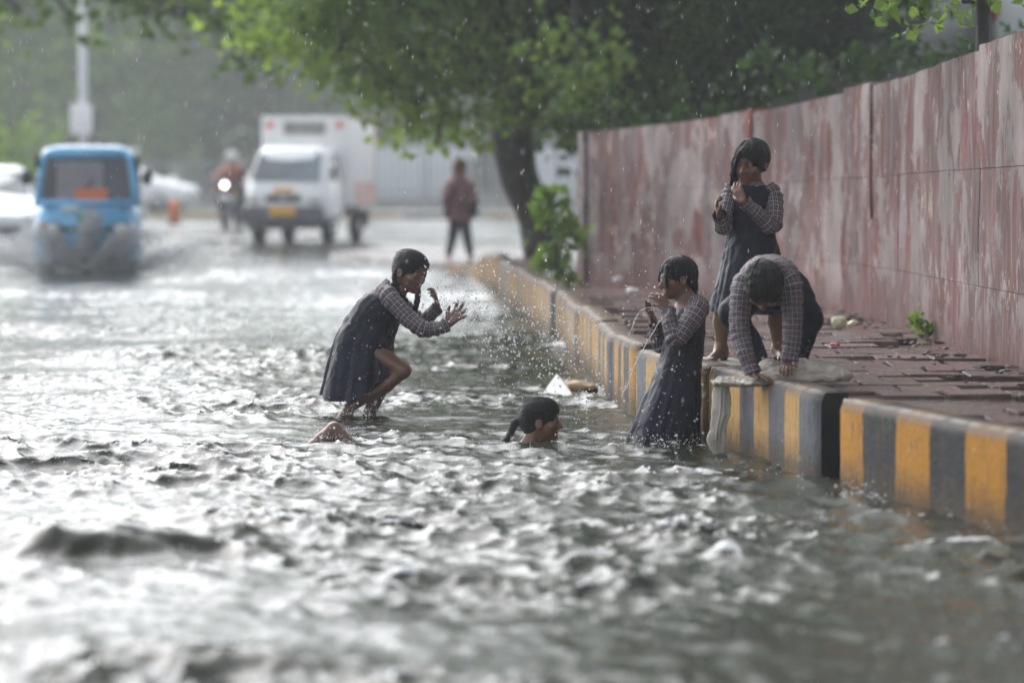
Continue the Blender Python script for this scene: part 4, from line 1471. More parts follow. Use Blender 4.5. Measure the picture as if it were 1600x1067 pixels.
# ------------------------------------------------------------------ child bent over at the kerb edge
def child_bending():
    Y0 = 18.05
    c = xf(1080, 200, 2.54)
    J = lambda cx, cy, dy=0.0: P(*c(cx, cy), Y0 + dy)
    pr = Person((*G(1225, 572, PAV)[:2], PAV), 'child in checked shirt and dark trousers bent double over the pale cloth')
    hd = Head(J(285, 630, -0.16), 4, -72, 0, 0.215)
    B = Body()
    neck = J(300, 590, 0.0)
    hd.skull(B, 0.0, neck, 0.042)
    chest, hip = J(310, 600, 0.10), J(335, 600, 0.34)
    B.cap(J(300, 600, 0.03), chest, 0.08, 0.09, 0.05); B.cap(chest, hip, 0.09, 0.10, 0.05)
    shL, elL, wrL = J(205, 632, 0.02), J(192, 800, -0.02), J(243, 975, -0.07)
    shR, elR, wrR = J(392, 625, 0.02), J(402, 780, 0.0), J(388, 925, 0.0)
    for a, b, d in ((shL, elL, wrL), (shR, elR, wrR)):
        B.cap(chest * .4 + a * .6, a, 0.05, 0.042, 0.03)
        B.chain([a, b, d], [0.036, 0.029, 0.020], 0.012)
    hand(B, wrL, (0.75, -0.5, -0.22), (0.1, -0.2, -1), -1, 0.135, (.15, .2, .2, .25), 0.25, 0.2, 0.05)
    hand(B, wrR, (-0.25, -0.85, -0.35), (0, -0.3, -1), 1, 0.13, (.3, .3, .35, .4), 0.15, 0.3, 0.1)
    legs = []
    for pts, fd in (([J(270, 640, 0.36), J(165, 735, 0.30), J(262, 905, 0.33)], (-0.3, -1, 0)),
                    ([J(400, 640, 0.36), J(468, 755, 0.28), J(425, 905, 0.32)], (0.15, -1, 0))):
        B.chain(pts, [0.075, 0.048, 0.032], 0.02)
        an = pts[2].copy(); an[2] = PAV + 0.05
        B.cap(pts[2], an, 0.03, 0.03, 0.02)
        foot(B, an, fd, 0.18)
        legs.append(pts)
    pr.body(B, hd, 0.0048)
    Hb = hd.hair((0, .56, -.26), (.33, .38, .45), 1.05)
    pr.hair(hd, Hb, .0045, 55, False, .006)
    # shirt trunk, seen end on: rings stacked away from the camera
    def rg_(cx, cy, dy, rx, rz):
        return (J(cx, cy, dy), np.array([rx, 0, 0]), np.array([0, 0.25 * rz, rz]), 0)
    V, F, UV = loft([rg_(295, 590, -0.045, .055, .045), rg_(298, 590, -0.01, .105, .080), rg_(302, 596, 0.06, .128, .105), rg_(312, 600, 0.18, .128, .118), rg_(330, 606, 0.34, .125, .118), rg_(335, 612, 0.40, .10, .09)], 60, 90, 0.0, 5, 0.007, 21)
    pr.add('shirt', V, F, M['plaid'], UV)
    for pts, rad, sd_ in (([J(238, 590, 0.04), J(208, 628, 0.02), J(196, 715, -0.0), J(194, 805, -0.02), J(215, 890, -0.05), J(244, 972, -0.07)], [0.058, 0.056, 0.050, 0.046, 0.041, 0.035], 24),
                          ([J(362, 590, 0.04), J(392, 625, 0.02), J(400, 705, 0.01), J(403, 785, 0.0), J(397, 860, 0.0), J(388, 926, 0.0)], [0.058, 0.056, 0.051, 0.048, 0.044, 0.038], 29)):
        V, F, UV = sleeve(pts, rad, sd_)
        pr.add('sleeve', V, F, M['plaid'], UV)
    T = Body()
    T.ell(J(335, 632, 0.37), (0.128, 0.10, 0.115), None, 0.04)
    for a, b, d in legs:
        T.chain([a, b, d], [0.088, 0.064, 0.052], 0.03)
    V, Q = T.mesh(0.006, lambda V: V + 0.006 * np.stack([vnoise(V * 22, k) for k in range(3)], 1))
    pr.add('trousers', V, Q, M['navy'], np.stack([V[:, 0] + V[:, 1], V[:, 2]], 1))


# ------------------------------------------------------------------ girl swimming, only her head and a foot above water
def girl_swimming():
    Y0 = 19.25
    c = xf(740, 580, 6.667)
    J = lambda cx, cy, dy=0.0: P(*c(cx, cy), Y0 + dy)
    pr = Person((*G(700, 700)[:2], -0.25), 'girl swimming in the flood, only her dark tied-back head and one foot showing')
    hd = Head(J(705, 518), 84, 0, 2, 0.218)
    B = Body()
    neck = J(560, 800)
    hd.skull(B, 0.10, neck, 0.042)
    ch = P(760, 722, Y0); hp = P(660, 728, Y0)
    B.ell((neck + ch) / 2, (0.12, 0.13, 0.05), None, 0.05)
    B.cap(ch, hp, 0.06, 0.06, 0.05)
    for dy in (-0.14, 0.14):
        B.chain([ch + np.array([0.05, dy, 0]), P(800, 745, Y0 + dy * 1.6), P(850, 745, Y0 + dy * 1.2), P(890, 742, Y0 + dy)], [0.04, 0.032, 0.026, 0.02], 0.02)
        hand(B, P(890, 742, Y0 + dy), (1, 0, 0.0), (0, 0, -1), 1 if dy > 0 else -1, 0.13)
    # near leg: foot lifted out of the water behind her
    kn = P(590, 735, Y0 - 0.05)
    B.chain([hp + np.array([0, -.07, 0]), kn, P(548, 700, Y0 - 0.06), P(522, 670, Y0 - 0.06)], [0.065, 0.05, 0.042, 0.034], 0.02)
    B.chain([P(522, 670, Y0 - 0.06), P(505, 686, Y0 - 0.06), P(482, 700, Y0 - 0.07)], [0.033, 0.036, 0.024], 0.02)
    B.chain([P(524, 673, Y0 - 0.06), P(538, 688, Y0 - 0.07)], [0.03, 0.03], 0.02)
    B.chain([hp + np.array([0, .07, 0]), P(590, 738, Y0 + 0.1), P(500, 740, Y0 + 0.1)], [0.065, 0.05, 0.035], 0.02)
    pr.body(B, hd, 0.0058, skin=SKIN * 1.1)
    Hb = hd.hair((0, .52, -.22), (.34, .34, .45), 1.0)
    braid(Hb, [hd.w(-.02, -.46, .02), hd.w(-.02, -.62, -.06), hd.w(-.02, -.70, -.26), hd.w(-.02, -.78, -.40), hd.w(-.02, -.92, -.52)], 0.024, 0.010, 6)
    pr.hair(hd, Hb, .0012)
    rings = [(P(795, 712, Y0), np.array([0, .10, 0]), np.array([0, 0, .07]), 0), (P(740, 724, Y0), np.array([0, .13, 0]), np.array([0, 0, .085]), 0), (P(690, 730, Y0), np.array([0, .125, 0]), np.array([0, 0, .085]), 0), (P(620, 738, Y0), np.array([0, .17, 0]), np.array([0, 0, .09]), 0)]
    V, F, UV = loft(rings, 40, 60, 0.05, 11, 0.004, 31)
    pr.add('pinafore', V, F, M['navy'], UV)


# ------------------------------------------------------------------ woman walking at the far corner
def woman_walking():
    Y0 = 53.0
    J = lambda px, py, dy=0.0: P(px, py, Y0 + dy)
    pr = Person((*J(718, 409)[:2], float(J(718, 409)[2]) - 0.03), 'woman in rust red top and dark leggings walking at the far corner of the pavement')
    hd = Head(J(719, 262), 20, -10, 0, 0.235)
    B = Body()
    hd.skull(B, 0, J(718, 280), 0.05)
    B.cap(J(718, 295), J(718, 315), 0.11, 0.10, 0.05); B.cap(J(718, 315), J(718, 332), 0.10, 0.12, 0.05)
    for q, kx, ax in ((-1, 708, 701), (1, 729, 735)):
        B.chain([J(718 + 5 * q, 332), J(kx, 366, -0.05 * q), J(ax, 400)], [0.085, 0.06, 0.042], 0.02)
        foot(B, J(ax, 402), (0.2 * q, -1, 0), 0.22)
        B.chain([J(718 + 17 * q, 286), J(718 + 21 * q, 310, -0.05), J(718 + 12 * q, 318 if q > 0 else 292, -0.2)], [0.05, 0.04, 0.03], 0.02)
    pr.body(B, hd, 0.012)
    pr.hair(hd, hd.hair())
    # scarf over the head falling on the shoulders
    S = Body()
    S.ell(hd.w(0, -.08, .1), np.array((.44, .5, .46)) * .235, hd.A, .02)
    S.ell(hd.w(0, .58, -.15), np.array((.3, .42, .42)) * .235, hd.A, .02, True)
    S.chain([hd.w(0, -.2, -.2), J(718, 290, 0.02)], [0.09, 0.14], 0.04)
    S.chain([J(705, 288, -.05), J(698, 312, -.06), J(697, 335, -.06)], [0.06, 0.06, 0.04], 0.03)
    pr.sdf('scarf', S, M['shirt_rust'], 0.01, 0.01, 18)
    ring_ = lambda y, w_, d_: ring2((718 - w_, y), (718 + w_, y), d_, Y0)
    V, F, UV = loft([ring_(280, 10, .08), ring_(288, 19, .12), ring_(305, 18, .13), ring_(322, 17, .13), ring_(340, 20, .15), ring_(346, 21, .15)], 40, 48, 0.05, 7, 0.01, 2)
    pr.add('top', V, F, M['shirt_rust'], UV)
    for q in (-1, 1):
        V, F, UV = sleeve([J(718 + 14 * q, 286), J(718 + 20 * q, 298), J(718 + 21 * q, 310, -0.05), J(718 + 12 * q, 318 if q > 0 else 292, -0.2)], [0.065, 0.06, 0.055, 0.045], 3)
        pr.add('sleeve', V, F, M['shirt_rust'], UV)
    L_ = Body()
    for q, kx, ax in ((-1, 708, 701), (1, 729, 735)):
        L_.chain([J(718 + 5 * q, 332), J(kx, 366, -0.05 * q), J(ax, 397)], [0.1, 0.07, 0.05], 0.02)
    pr.sdf('leggings', L_, M['leggings'], 0.014)
    for ax in (701, 735):
        S = Body(); S.cap(J(ax, 404, 0.03), J(ax, 407, -0.18), 0.05, 0.045, 0.01)
        pr.sdf('shoe', S, M['shoe_pink'], 0.008)
    bag = thing('shoulder_bag', J(738, 318), 'dark shoulder bag hanging at the walking woman\'s side', 'bag')
    MB().box((0, 0, -.05), (0.16, 0.2, 0.26), bevel=0.03).build('pouch', M['bag'], bag)
    MB().tube([(0, -.08, .07), (-.06, -.02, .22), (-.12, .02, .3), (-.1, .08, .2), (0, .09, .07)], 0.015, 8).build('strap', M['bag'], bag)


girl_splashing()
girl_at_kerb()
girl_on_pavement()
child_bending()
girl_swimming()
woman_walking()
# ================================================================== VEHICLES (built facing -Y, origin on the ground, x to the viewer's right)
def wheel(parent, c, r, wd, name='wheel'):
    w_ = MB().torus(c, r - wd * 0.42, wd * 0.5, 'X', 28, 10).build(name, M['tyre'], parent)
    b = MB().disc(c, r * 0.62, wd * 0.7, 'X', 20)
    b.disc(c, r * 0.2, wd * 0.95, 'X', 12)
    b.build('rim', M['steel'], w_)
    return w_


def shell(mb, rows, smooth=True, close=True):
    """rows: lists of points of equal length, lofted"""
    n = len(rows[0])
    V = [p_ for r_ in rows for p_ in r_]
    F = []
    for i in range(len(rows) - 1):
        for j in range(n - (0 if close else 1)):
            F.append((i * n + j, i * n + (j + 1) % n, (i + 1) * n + (j + 1) % n, (i + 1) * n + j))
    if close:
        F.append(tuple(range(n))[::-1]); F.append(tuple((len(rows) - 1) * n + j for j in range(n)))
    return mb.add(V, F, smooth)


def rrect(hw, hd, y0, z, r=0.35, n=28, p=4.0):
    """rounded plan outline at height z"""
    out = []
    for k in range(n):
        a = 2 * math.pi * k / n
        ca, sa = math.cos(a), math.sin(a)
        out.append((hw * math.copysign(abs(ca) ** (2 / p), ca), y0 + hd * math.copysign(abs(sa) ** (2 / p), sa), z))
    return out


def auto_rickshaw():
    g = G(136, 424)
    o = thing('auto_rickshaw', (g[0], g[1], -0.17), 'blue three-wheeled auto rickshaw driving through the flood with spray at its wheel', 'auto rickshaw', rz=R(5))
    L = 2.5
    # lower body: nose, sides and tail
    rows = [rrect(0.60, L / 2 - .1, L / 2, 0.22, p=5), rrect(0.70, L / 2, L / 2, 0.34, p=5), rrect(0.71, L / 2, L / 2, 0.62, p=5), rrect(0.69, L / 2 - .01, L / 2, 0.9, p=5), rrect(0.65, L / 2 - .03, L / 2 + .0, 1.04, p=5)]
    body = shell(MB(), rows).build('body', M['blue_paint'], o)
    # front pillars and hood frame round the windscreen
    fr = MB()
    for q in (-1, 1):
        fr.tube([(q * .635, 0.10, 1.02), (q * .61, 0.17, 1.3), (q * .565, 0.25, 1.60), (q * .5, 0.3, 1.70)], [.055, .048, .045, .04], 10)
    fr.tube([(-.62, .08, 1.05), (0, .03, 1.05), (.62, .08, 1.05)], .05, 10)
    fr.build('windscreen_frame', M['blue_paint'], o)
    rf = [rrect(.60, 1.08, 1.30, 1.63, p=4.5), rrect(.62, 1.12, 1.30, 1.68, p=4.5), rrect(.57, 1.05, 1.30, 1.76, p=4.5), rrect(.40, .85, 1.30, 1.80, p=4)]
    roof = shell(MB(), rf).build('roof', M['blue_paint'], o)
    gl = MB()
    gl.add([(-.585, .10, 1.07), (.585, .10, 1.07), (.53, .24, 1.63), (-.53, .24, 1.63)], [(0, 1, 2, 3)])
    gl.build('windscreen', M['glass_dark'], o)
    MB().add([(-.40, .088, 1.10), (.22, .088, 1.10), (.20, .222, 1.60), (-.38, .222, 1.60)], [(0, 1, 2, 3)]).build('curtain', M['curtain'], o)
    MB().box((.06, .07, 1.16), (.42, .012, .16)).build('placard', M['placard'], o)
    MB().tube([(-.12, .09, 1.1), (.08, .13, 1.36)], .012, 6).build('wiper', M['dark_plastic'], o)
    # black tarpaulin sides and back
    tp = MB()
    for q in (-1, 1):
        tp.box((q * .645, 1.62, 1.33), (.05, 1.6, .66), bevel=.02)
        tp.box((q * .65, .5, 1.58), (.05, .7, .14), bevel=.02)
    tp.box((0, 2.45, 1.33), (1.26, .05, .66), bevel=.02)
    tp.build('side_cover', M['black_tarp'], o)
    MB().box((0, 1.1, 1.12), (1.1, .4, .3), bevel=.05).build('driver_seat', M['seat_grey'], o)
    # dark band between the lamps, emblem, lamps
    MB().box((0, -.015, .72), (.86, .05, .06), bevel=.015).build('front_trim', M['dark_plastic'], o)
    MB().box((0, -.012, .87), (.26, .03, .09), bevel=.01).build('emblem', M['green_badge'], o)
    MB().box((0, -.045, .72), (.13, .05, .17), bevel=.02).build('horn_cover', M['steel'], o)
    for q in (-1, 1):
        h_ = MB().disc((q * .44, .0, .70), .115, .1, 'Y', 20).build('headlight', M['dark_plastic'], o)
        MB().ball((q * .44, -.05, .70), (.095, .045, .095)).build('lens', M['lamp_glass'], h_)
        MB().ball((q * .575, .02, .74), (.055, .06, .07)).build('indicator', M['orange'] if q < 0 else M['lamp_glass'], o)
        m_ = MB().tube([(q * .62, .12, 1.35), (q * .76, .0, 1.38)], .012, 6).build('mirror_arm', M['dark_plastic'], o)
        MB().ball((q * .78, -.01, 1.38), (.075, .03, .095)).build('mirror', M['dark_plastic'], m_)
        wheel(o, (q * .56, 2.0, .22), .22, .11)
    MB().ball((-.2, .02, .98), (.16, .04, .035)).build('vent', M['white_paint'], o)
    # front mudguard and wheel below the nose
    mg = MB()
    for k in range(9):
        a0 = R(-30 + k * 26)
    mg.tube([(0, -.30, .30), (0, -.26, .43), (0, -.14, .52), (0, .0, .54), (0, .12, .48)], [.07, .10, .115, .11, .08], 12)
    mg.build('mudguard', M['steel'], o)
    wheel(o, (0, -.05, .22), .22, .11)
    MB().tube([(-.09, -.05, .22), (-.09, .05, .6)], .022, 8).tube([(.09, -.05, .22), (.09, .05, .6)], .022, 8).build('fork', M['dark_plastic'], o)
    return o


def delivery_truck():
    g = G(452, 384)
    o = thing('delivery_truck', (g[0] - .10, g[1], -0.0), 'small white delivery truck with a tall box body and yellow number plate', 'truck', rz=R(-11))
    z0 = 0.0
    # cab
    cab = [rrect(.70, .80, .80, .42, p=6), rrect(.725, .82, .82, .60, p=6), rrect(.725, .82, .82, .92, p=6), rrect(.70, .76, .88, 1.08, p=6), rrect(.655, .64, 1.00, 1.36, p=6), rrect(.61, .54, 1.08, 1.60, p=6), rrect(.52, .46, 1.10, 1.68, p=5)]
    c_ = shell(MB(), cab).build('cab', M['white_paint'], o)
    MB().add([(-.61, .105, 1.10), (.61, .105, 1.10), (.545, .545, 1.575), (-.545, .545, 1.575)], [(0, 1, 2, 3)]).build('windscreen', M['glass_grey'], c_)
    for q in (-1, 1):
        MB().add([(q * .712, .45, 1.10), (q * .712, 1.35, 1.10), (q * .63, 1.3, 1.56), (q * .625, .72, 1.56)], [(0, 1, 2, 3)] if q > 0 else [(3, 2, 1, 0)]).build('side_window', M['glass_grey'], c_)
        m_ = MB().box((q * .80, .35, 1.22), (.09, .05, .2), bevel=.02).build('mirror', M['dark_plastic'], c_)
        hl = MB().box((q * .55, .0, .80), (.24, .08, .15), bevel=.03).build('headlight', M['lamp_glass'], c_)
    bp = MB().box((0, .0, .52), (1.42, .14, .30), bevel=.04).box((0, .06, .34), (1.3, .12, .12), bevel=.03).build('bumper', M['grey_plastic'], o)
    MB().box((0, -.076, .58), (.46, .012, .16), bevel=.004).build('number_plate', M['plate_yellow'], bp)
    gr = MB().box((0, -.012, .80), (.62, .04, .11), bevel=.02).build('grille', M['dark_plastic'], c_)
    MB().ball((0, -.04, .80), (.05, .012, .045)).build('badge', M['steel'], gr)
    MB().box((0, -.015, .94), (.34, .014, .08), bevel=.004).build('sticker', M['plate_yellow'], c_)
    # box body
    bx_ = MB().box((0, 2.55, 1.43), (1.56, 2.1, 1.56), bevel=.02).build('box_body', M['box_white'], o)
    MB().box((0, 1.49, 2.0), (.74, .012, .22)).build('front_louvre', M['concrete'], bx_)
    for q in (-1, 1):
        MB().box((q * .62, 1.49, 2.06), (.11, .014, .11), bevel=.003).build('marker', M['red_mark'], bx_)
    MB().box((.785, 2.55, 2.19), (.014, 2.1, .05)).build('trim', M['cardboard'], bx_)
    MB().box((.787, 2.75, .87), (.014, 1.5, .42)).build('board', M['pink_board'], bx_)
    MB().box((.787, 3.56, 1.43), (.016, .05, 1.5)).build('trim', M['cardboard'], bx_)
    MB().box((0, 2.4, .56), (.9, 2.6, .14)).build('chassis', M['dark_plastic'], o)
    for q in (-1, 1):
        wheel(o, (q * .61, .72, .27), .27, .17)
        wheel(o, (q * .61, 2.75, .27), .27, .17)
        MB().box((q * .62, 3.2, .42), (.22, .02, .3)).build('mud_flap', M['dark_plastic'], o)
    return o


def motorbike():
    g = G(352, 362)
    o = thing('motorbike', (g[0], g[1], 0.03), 'dark motorbike with its headlight on behind the blue rickshaw', 'motorbike', rz=R(-8))
    for y, nm in ((0.0, 'front'), (1.28, 'rear')):
        w_ = MB().torus((0, y, .29), .25, .045, 'X', 28, 10).build('wheel', M['tyre'], o)
        b = MB().disc((0, y, .29), .07, .1, 'X', 14)
        for k in range(8):
            a = k * math.pi / 4
            b.tube([(0, y, .29), (0, y + .22 * math.cos(a), .29 + .22 * math.sin(a))], .008, 5)
        b.build('spoke', M['steel'], w_)
    MB().tube([(-.08, 0, .29), (-.09, .18, .85)], .025, 8).tube([(.08, 0, .29), (.09, .18, .85)], .025, 8).build('fork', M['steel'], o)
    MB().tube([(0, -.3, .42), (0, -.16, .56), (0, .06, .61), (0, .26, .5)], [.05, .075, .075, .05], 10).build('mudguard', M['dark_plastic'], o)
    MB().ball((0, .05, .84), (.17, .12, .17)).build('cowl', M['dark_plastic'], o)
    hl = MB().ball((0, -.06, .92), (.05, .035, .05)).build('headlight', M['headlight_lit'], o)
    MB().tube([(-.36, .26, 1.02), (-.15, .2, .98), (.15, .2, .98), (.36, .26, 1.02)], .016, 8).build('handlebar', M['dark_plastic'], o)
    for q in (-1, 1):
        m_ = MB().tube([(q * .26, .22, 1.0), (q * .34, .18, 1.18)], .008, 6).ball((q * .36, .17, 1.22), (.06, .02, .045)).build('mirror', M['dark_plastic'], o)
        MB().ball((q * .2, .0, .80), (.045, .045, .035)).build('indicator', M['orange'], o)
        MB().tube([(q * .12, .62, .28), (q * .3, .62, .28)], .018, 6).build('footpeg', M['dark_plastic'], o)
    MB().ball((0, .52, .83), (.15, .27, .13)).build('tank', M['dark_plastic'], o)
    MB().box((0, .62, .45), (.26, .36, .32), bevel=.05).build('engine', M['grey_plastic'], o)
    MB().box((0, 1.0, .80), (.25, .7, .11), bevel=.05).build('seat', M['seat_grey'], o)
    MB().tube([(.14, .6, .3), (.16, 1.0, .28), (.17, 1.5, .36)], [.03, .045, .045], 8).build('exhaust', M['steel'], o)
    MB().box((0, -.09, .68), (.22, .012, .12)).build('number_plate', M['sign_white'], o)
    # rider
    W = o.location
    rz = o.rotation_euler.z
    c_, s_ = math.cos(rz), math.sin(rz)
    T = lambda x, y, z: np.array([W[0] + c_ * x - s_ * y, W[1] + s_ * x + c_ * y, W[2] + z])
    pr = Person(T(0, .9, 0), 'helmeted rider in rust brown jacket on the motorbike with the lit headlight')
    hd = Head(T(0, .68, 1.47), -5, -6, 0, 0.225)
    B = Body()
    hd.skull(B, 0, T(0, .78, 1.3), .05)
    B.cap(T(0, .78, 1.22), T(0, .92, .95), .14, .13, .05)
    for q in (-1, 1):
        B.chain([T(q * .17, .76, 1.24), T(q * .3, .55, 1.08), T(q * .33, .28, 1.04)], [.05, .04, .035], .02)
        hand(B, T(q * .33, .28, 1.04), T(q * .34, .15, 1.0) - T(q * .33, .28, 1.04), (0, -.3, -1), q, .17, (.5, .5, .5, .5))
        B.chain([T(q * .12, .95, .88), T(q * .24, .55, .75), T(q * .22, .66, .33)], [.09, .065, .045], .03)
        foot(B, T(q * .22, .66, .34), (c_ * 0 + s_, -1, 0), .24)
    pr.body(B, hd, .013)
    Jk = Body()
    Jk.cap(T(0, .78, 1.22), T(0, .93, .92), .175, .165, .06)
    for q in (-1, 1):
        Jk.chain([T(q * .17, .76, 1.24), T(q * .3, .55, 1.08), T(q * .33, .3, 1.04)], [.075, .062, .05], .03)
    pr.sdf('jacket', Jk, M['rider_top'], .016, .01, 14)
    Tr = Body()
    for q in (-1, 1):
        Tr.chain([T(q * .1, .95, .88), T(q * .24, .55, .75), T(q * .22, .66, .36)], [.11, .085, .065], .03)
    pr.sdf('trousers', Tr, M['leggings'], .016)
    hm = thing('helmet', T(0, .68, 1.47), 'pale helmet worn by the motorbike rider', 'helmet')
    Hm = Body()
    Hm.ell(hd.w(0, -.02, .1), np.array((.56, .60, .58)) * .225, hd.A, .02)
    Hm.ell(hd.w(0, .66, -.12), np.array((.42, .30, .22)) * .225, hd.A, .02, True)
    V, Q = Hm.mesh(.009)
    link('shell', fast_mesh('shell', V - np.array(hm.location), Q), M['helmet'], hm)


def car_proto(paint):
    """a plain white hatchback, nose towards -Y; returns its parts as (name, mesh, material, children)"""
    secs = []   # (y, half width, z bottom, z belt, z top, half width at top)
    prof = [(-0.02, .62, .35, .60, .62, .58), (.10, .78, .26, .70, .74, .70), (.75, .83, .22, .84, .90, .72), (1.25, .84, .22, .92, 1.02, .68), (1.85, .84, .22, .94, 1.42, .58), (2.4, .84, .22, .95, 1.50, .58), (3.1, .84, .22, .96, 1.47, .57), (3.55, .82, .24, .96, 1.28, .60), (3.78, .76, .3, .92, .98, .66), (3.84, .66, .4, .80, .84, .6)]
    rows = []
    for y, hw, zb, zl, zt, ht in prof:
        r_ = [(-hw * .9, y, zb), (-hw, y, zb + .12), (-hw, y, zl - .1), (-hw * .97, y, zl), (-ht, y, zt - .06 * (zt - zl > .2)), (-ht * .8, y, zt), (0, y, zt + .015),
              (ht * .8, y, zt), (ht, y, zt - .06 * (zt - zl > .2)), (hw * .97, y, zl), (hw, y, zl - .1), (hw, y, zb + .12), (hw * .9, y, zb), (0, y, zb)]
        rows.append(r_)
    K = np.array(rows)
    D = np.stack([catmull(K[:, j], 46) for j in range(K.shape[1])], 1)
    return D


CAR_D = car_proto(None)


def white_car(loc, rz, label, group=None, name='parked_car'):
    o = thing(name, loc, label, 'car', group, rz)
    bd = shell(MB(), [list(map(tuple, r_)) for r_ in CAR_D]).build('body', M['white_paint'], o)
    e = .012
    MB().add([(-.70, 1.22 - e, .98 + e), (.70, 1.22 - e, .98 + e), (.565, 1.82 - e, 1.40 + e), (-.565, 1.82 - e, 1.40 + e)], [(0, 1, 2, 3)]).build('windscreen', M['glass_grey'], bd)
    MB().add([(-.62, 3.60 + e, 1.20), (.62, 3.60 + e, 1.20), (.52, 3.42 + e, 1.40), (-.52, 3.42 + e, 1.40)], [(3, 2, 1, 0)]).build('rear_window', M['glass_black'], bd)
    for q in (-1, 1):
        for y0, y1 in ((1.75, 2.40), (2.48, 3.25)):
            f = lambda y, z: (q * (.83 - (z - .95) * .52 + .012), y, z)
            MB().add([f(y0 - .1, .98), f(y1, .98), f(y1 - .03, 1.38), f(y0 + .16, 1.38)], [(0, 1, 2, 3)]).build('side_window', M['glass_black'], bd)
        MB().ball((q * .62, .10, .66), (.16, .10, .08)).build('headlight', M['lamp_glass'], bd)
        MB().ball((q * .70, 3.74, .80), (.11, .09, .15)).build('tail_lamp', M['red_lamp'], bd)
        MB().ball((q * .92, 1.55, .98), (.09, .05, .065)).build('mirror', M['white_paint'], bd)
        wheel(o, (q * .75, .72, .29), .29, .18)
        wheel(o, (q * .75, 3.12, .29), .29, .18)
    MB().box((0, .0, .46), (1.1, .1, .14), bevel=.03).build('bumper_grille', M['dark_plastic'], bd)
    MB().box((0, -.05, .42), (.5, .012, .11)).build('number_plate', M['sign_white'], bd)
    MB().box((0, 3.86, .60), (.5, .012, .11)).build('number_plate', M['sign_white'], bd)
    return o


auto_rickshaw()
delivery_truck()
motorbike()
g = G(-22, 392)
white_car((g[0], g[1], -0.15), R(6), 'white car entering at the left edge beside the blue rickshaw', name='white_car')
for px, py, rz, z, lab in ((300, 336, 78, 0.03, 'white car parked side-on in the haze behind the motorbike'),):
    g = G(px, py)
    white_car((g[0], g[1], z), R(rz), lab)
for x, y, rz, lab in ((5.15, 44.0, 176, 'white car parked above the wall, tail lamps towards the road, nearer the tree'),
                      (6.75, 42.5, 170, 'white car parked above the wall in the upper right corner of the picture')):
    white_car((x, y + 3.84, 2.28), R(rz), lab, 'white cars parked on the raised ground behind the wall')
# ================================================================== TREES AND PLANTS
def leaves_mesh(pts, size, rg, tone, droop=0.3, name='crown'):
    """one small folded leaf (two quads) per point"""
    n = len(pts)
    a = rg.normal(size=(n, 3)); a[:, 2] -= droop * 1.5
    a /= np.linalg.norm(a, axis=1, keepdims=True)
    b = np.cross(a, rg.normal(size=(n, 3))); b /= np.linalg.norm(b, axis=1, keepdims=True) + 1e-9
    c = np.cross(a, b)
    s = size * rg.uniform(0.6, 1.35, n)[:, None]
    w_ = 0.36 * s
    base = pts; tip = pts + a * s + c * s * -0.18
    mid = pts + a * s * 0.45 + c * s * 0.05
    l_ = mid + b * w_ + c * s * 0.10; r_ = mid - b * w_ + c * s * 0.10
    V = np.stack([base, l_, tip, r_, mid], 1).reshape(-1, 3)
    i = np.arange(n) * 5
    F = np.concatenate([np.stack([i, i + 4, i + 2, i + 1], 1), np.stack([i, i + 3, i + 2, i + 4], 1)])
    return fast_mesh(name, V, F, True, None, {'leaf': np.repeat(np.clip(tone, 0, 1), 5)})


def clump_points(clumps, per_m3, rg, twig=0.22):
    """points gathered on sprays inside each ellipsoid clump; tone differs per clump"""
    out, ton = [], []
    for c, r_, dens, tn in clumps:
        c = np.array(c); r_ = np.array(r_)
        vol = 4.19 * np.prod(r_)
        ns = max(5, int(vol * per_m3 * dens / 9))
        u = rg.normal(size=(ns, 3)); u /= np.linalg.norm(u, axis=1, keepdims=True)
        rad = rg.uniform(0.25, 1.0, ns) ** 0.5
        rad *= 1 + 0.25 * vnoise(u * 2.2 + c, 5)
        q = c + u * rad[:, None] * r_
        per = 9
        p_ = np.repeat(q, per, 0) + rg.normal(size=(ns * per, 3)) * twig * np.array([1, 1, 0.75])
        out.append(p_)
        ton.append(np.clip(tn + np.repeat(rg.normal(0, .16, ns), per) + rg.normal(0, .10, ns * per), 0, 1))
    return np.concatenate(out), np.concatenate(ton)


def tree(name, trunk, radii, clumps, label, leaf, size, per_m3, seed, group=None, mat='leaf', twig=0.22, limbs=True, droop=0.3):
    rg = np.random.default_rng(seed)
    base = np.array(trunk[0], float)
    o = thing(name, base, label, 'tree', group)
    tr = catmull(np.array(trunk, float), 24)
    rr_ = np.interp(np.linspace(0, 1, 24), np.linspace(0, 1, len(radii)), radii)
    V, F = tube_arrays(tr, rr_, 14)
    V = np.array(V); 
    nv = V - np.repeat(tr, 14, 0)
    V = V + nv * (0.16 * vnoise(V * np.array([5, 5, 1.6]), seed))[:, None]
    tm = MB().add(V - base, F, True).build('trunk', M['bark'], o)
    if limbs:
        k = 0
        for c, r_, dn, tn in clumps:
            k += 1
            if max(r_) < .25 and max(radii) > .1: continue
            c = np.array(c)
            s0 = tr[min(23, 11 + (k * 5) % 12)]
            m_ = s0 * .5 + c * .5 + np.array([0, 0, 0.25 * np.linalg.norm(c - s0) * 0.4]) + rg.normal(0, .12, 3)
            pts = catmull(np.array([s0, m_, c, c + (c - m_) * .04]), 12)
            r0 = max(0.03, radii[-1] * 0.5)
            MB().tube(pts - base, np.linspace(r0, 0.012, 12), 7).build('limb', M['bark'], o)
    pts, ton = clump_points(clumps, per_m3, rg, twig)
    link('crown', leaves_mesh(pts - base, size, rg, ton, droop), M[mat], o)
    return o


# ---- the big leaning tree past the end of the wall
Yt = 43.5
def C(px, py, Y, rx, rz, ry=None, dn=1.0, tn=0.5):
    return (tuple(P(px, py, Y)), (rx, ry if ry else (rx + rz) / 2, rz), dn, tn)

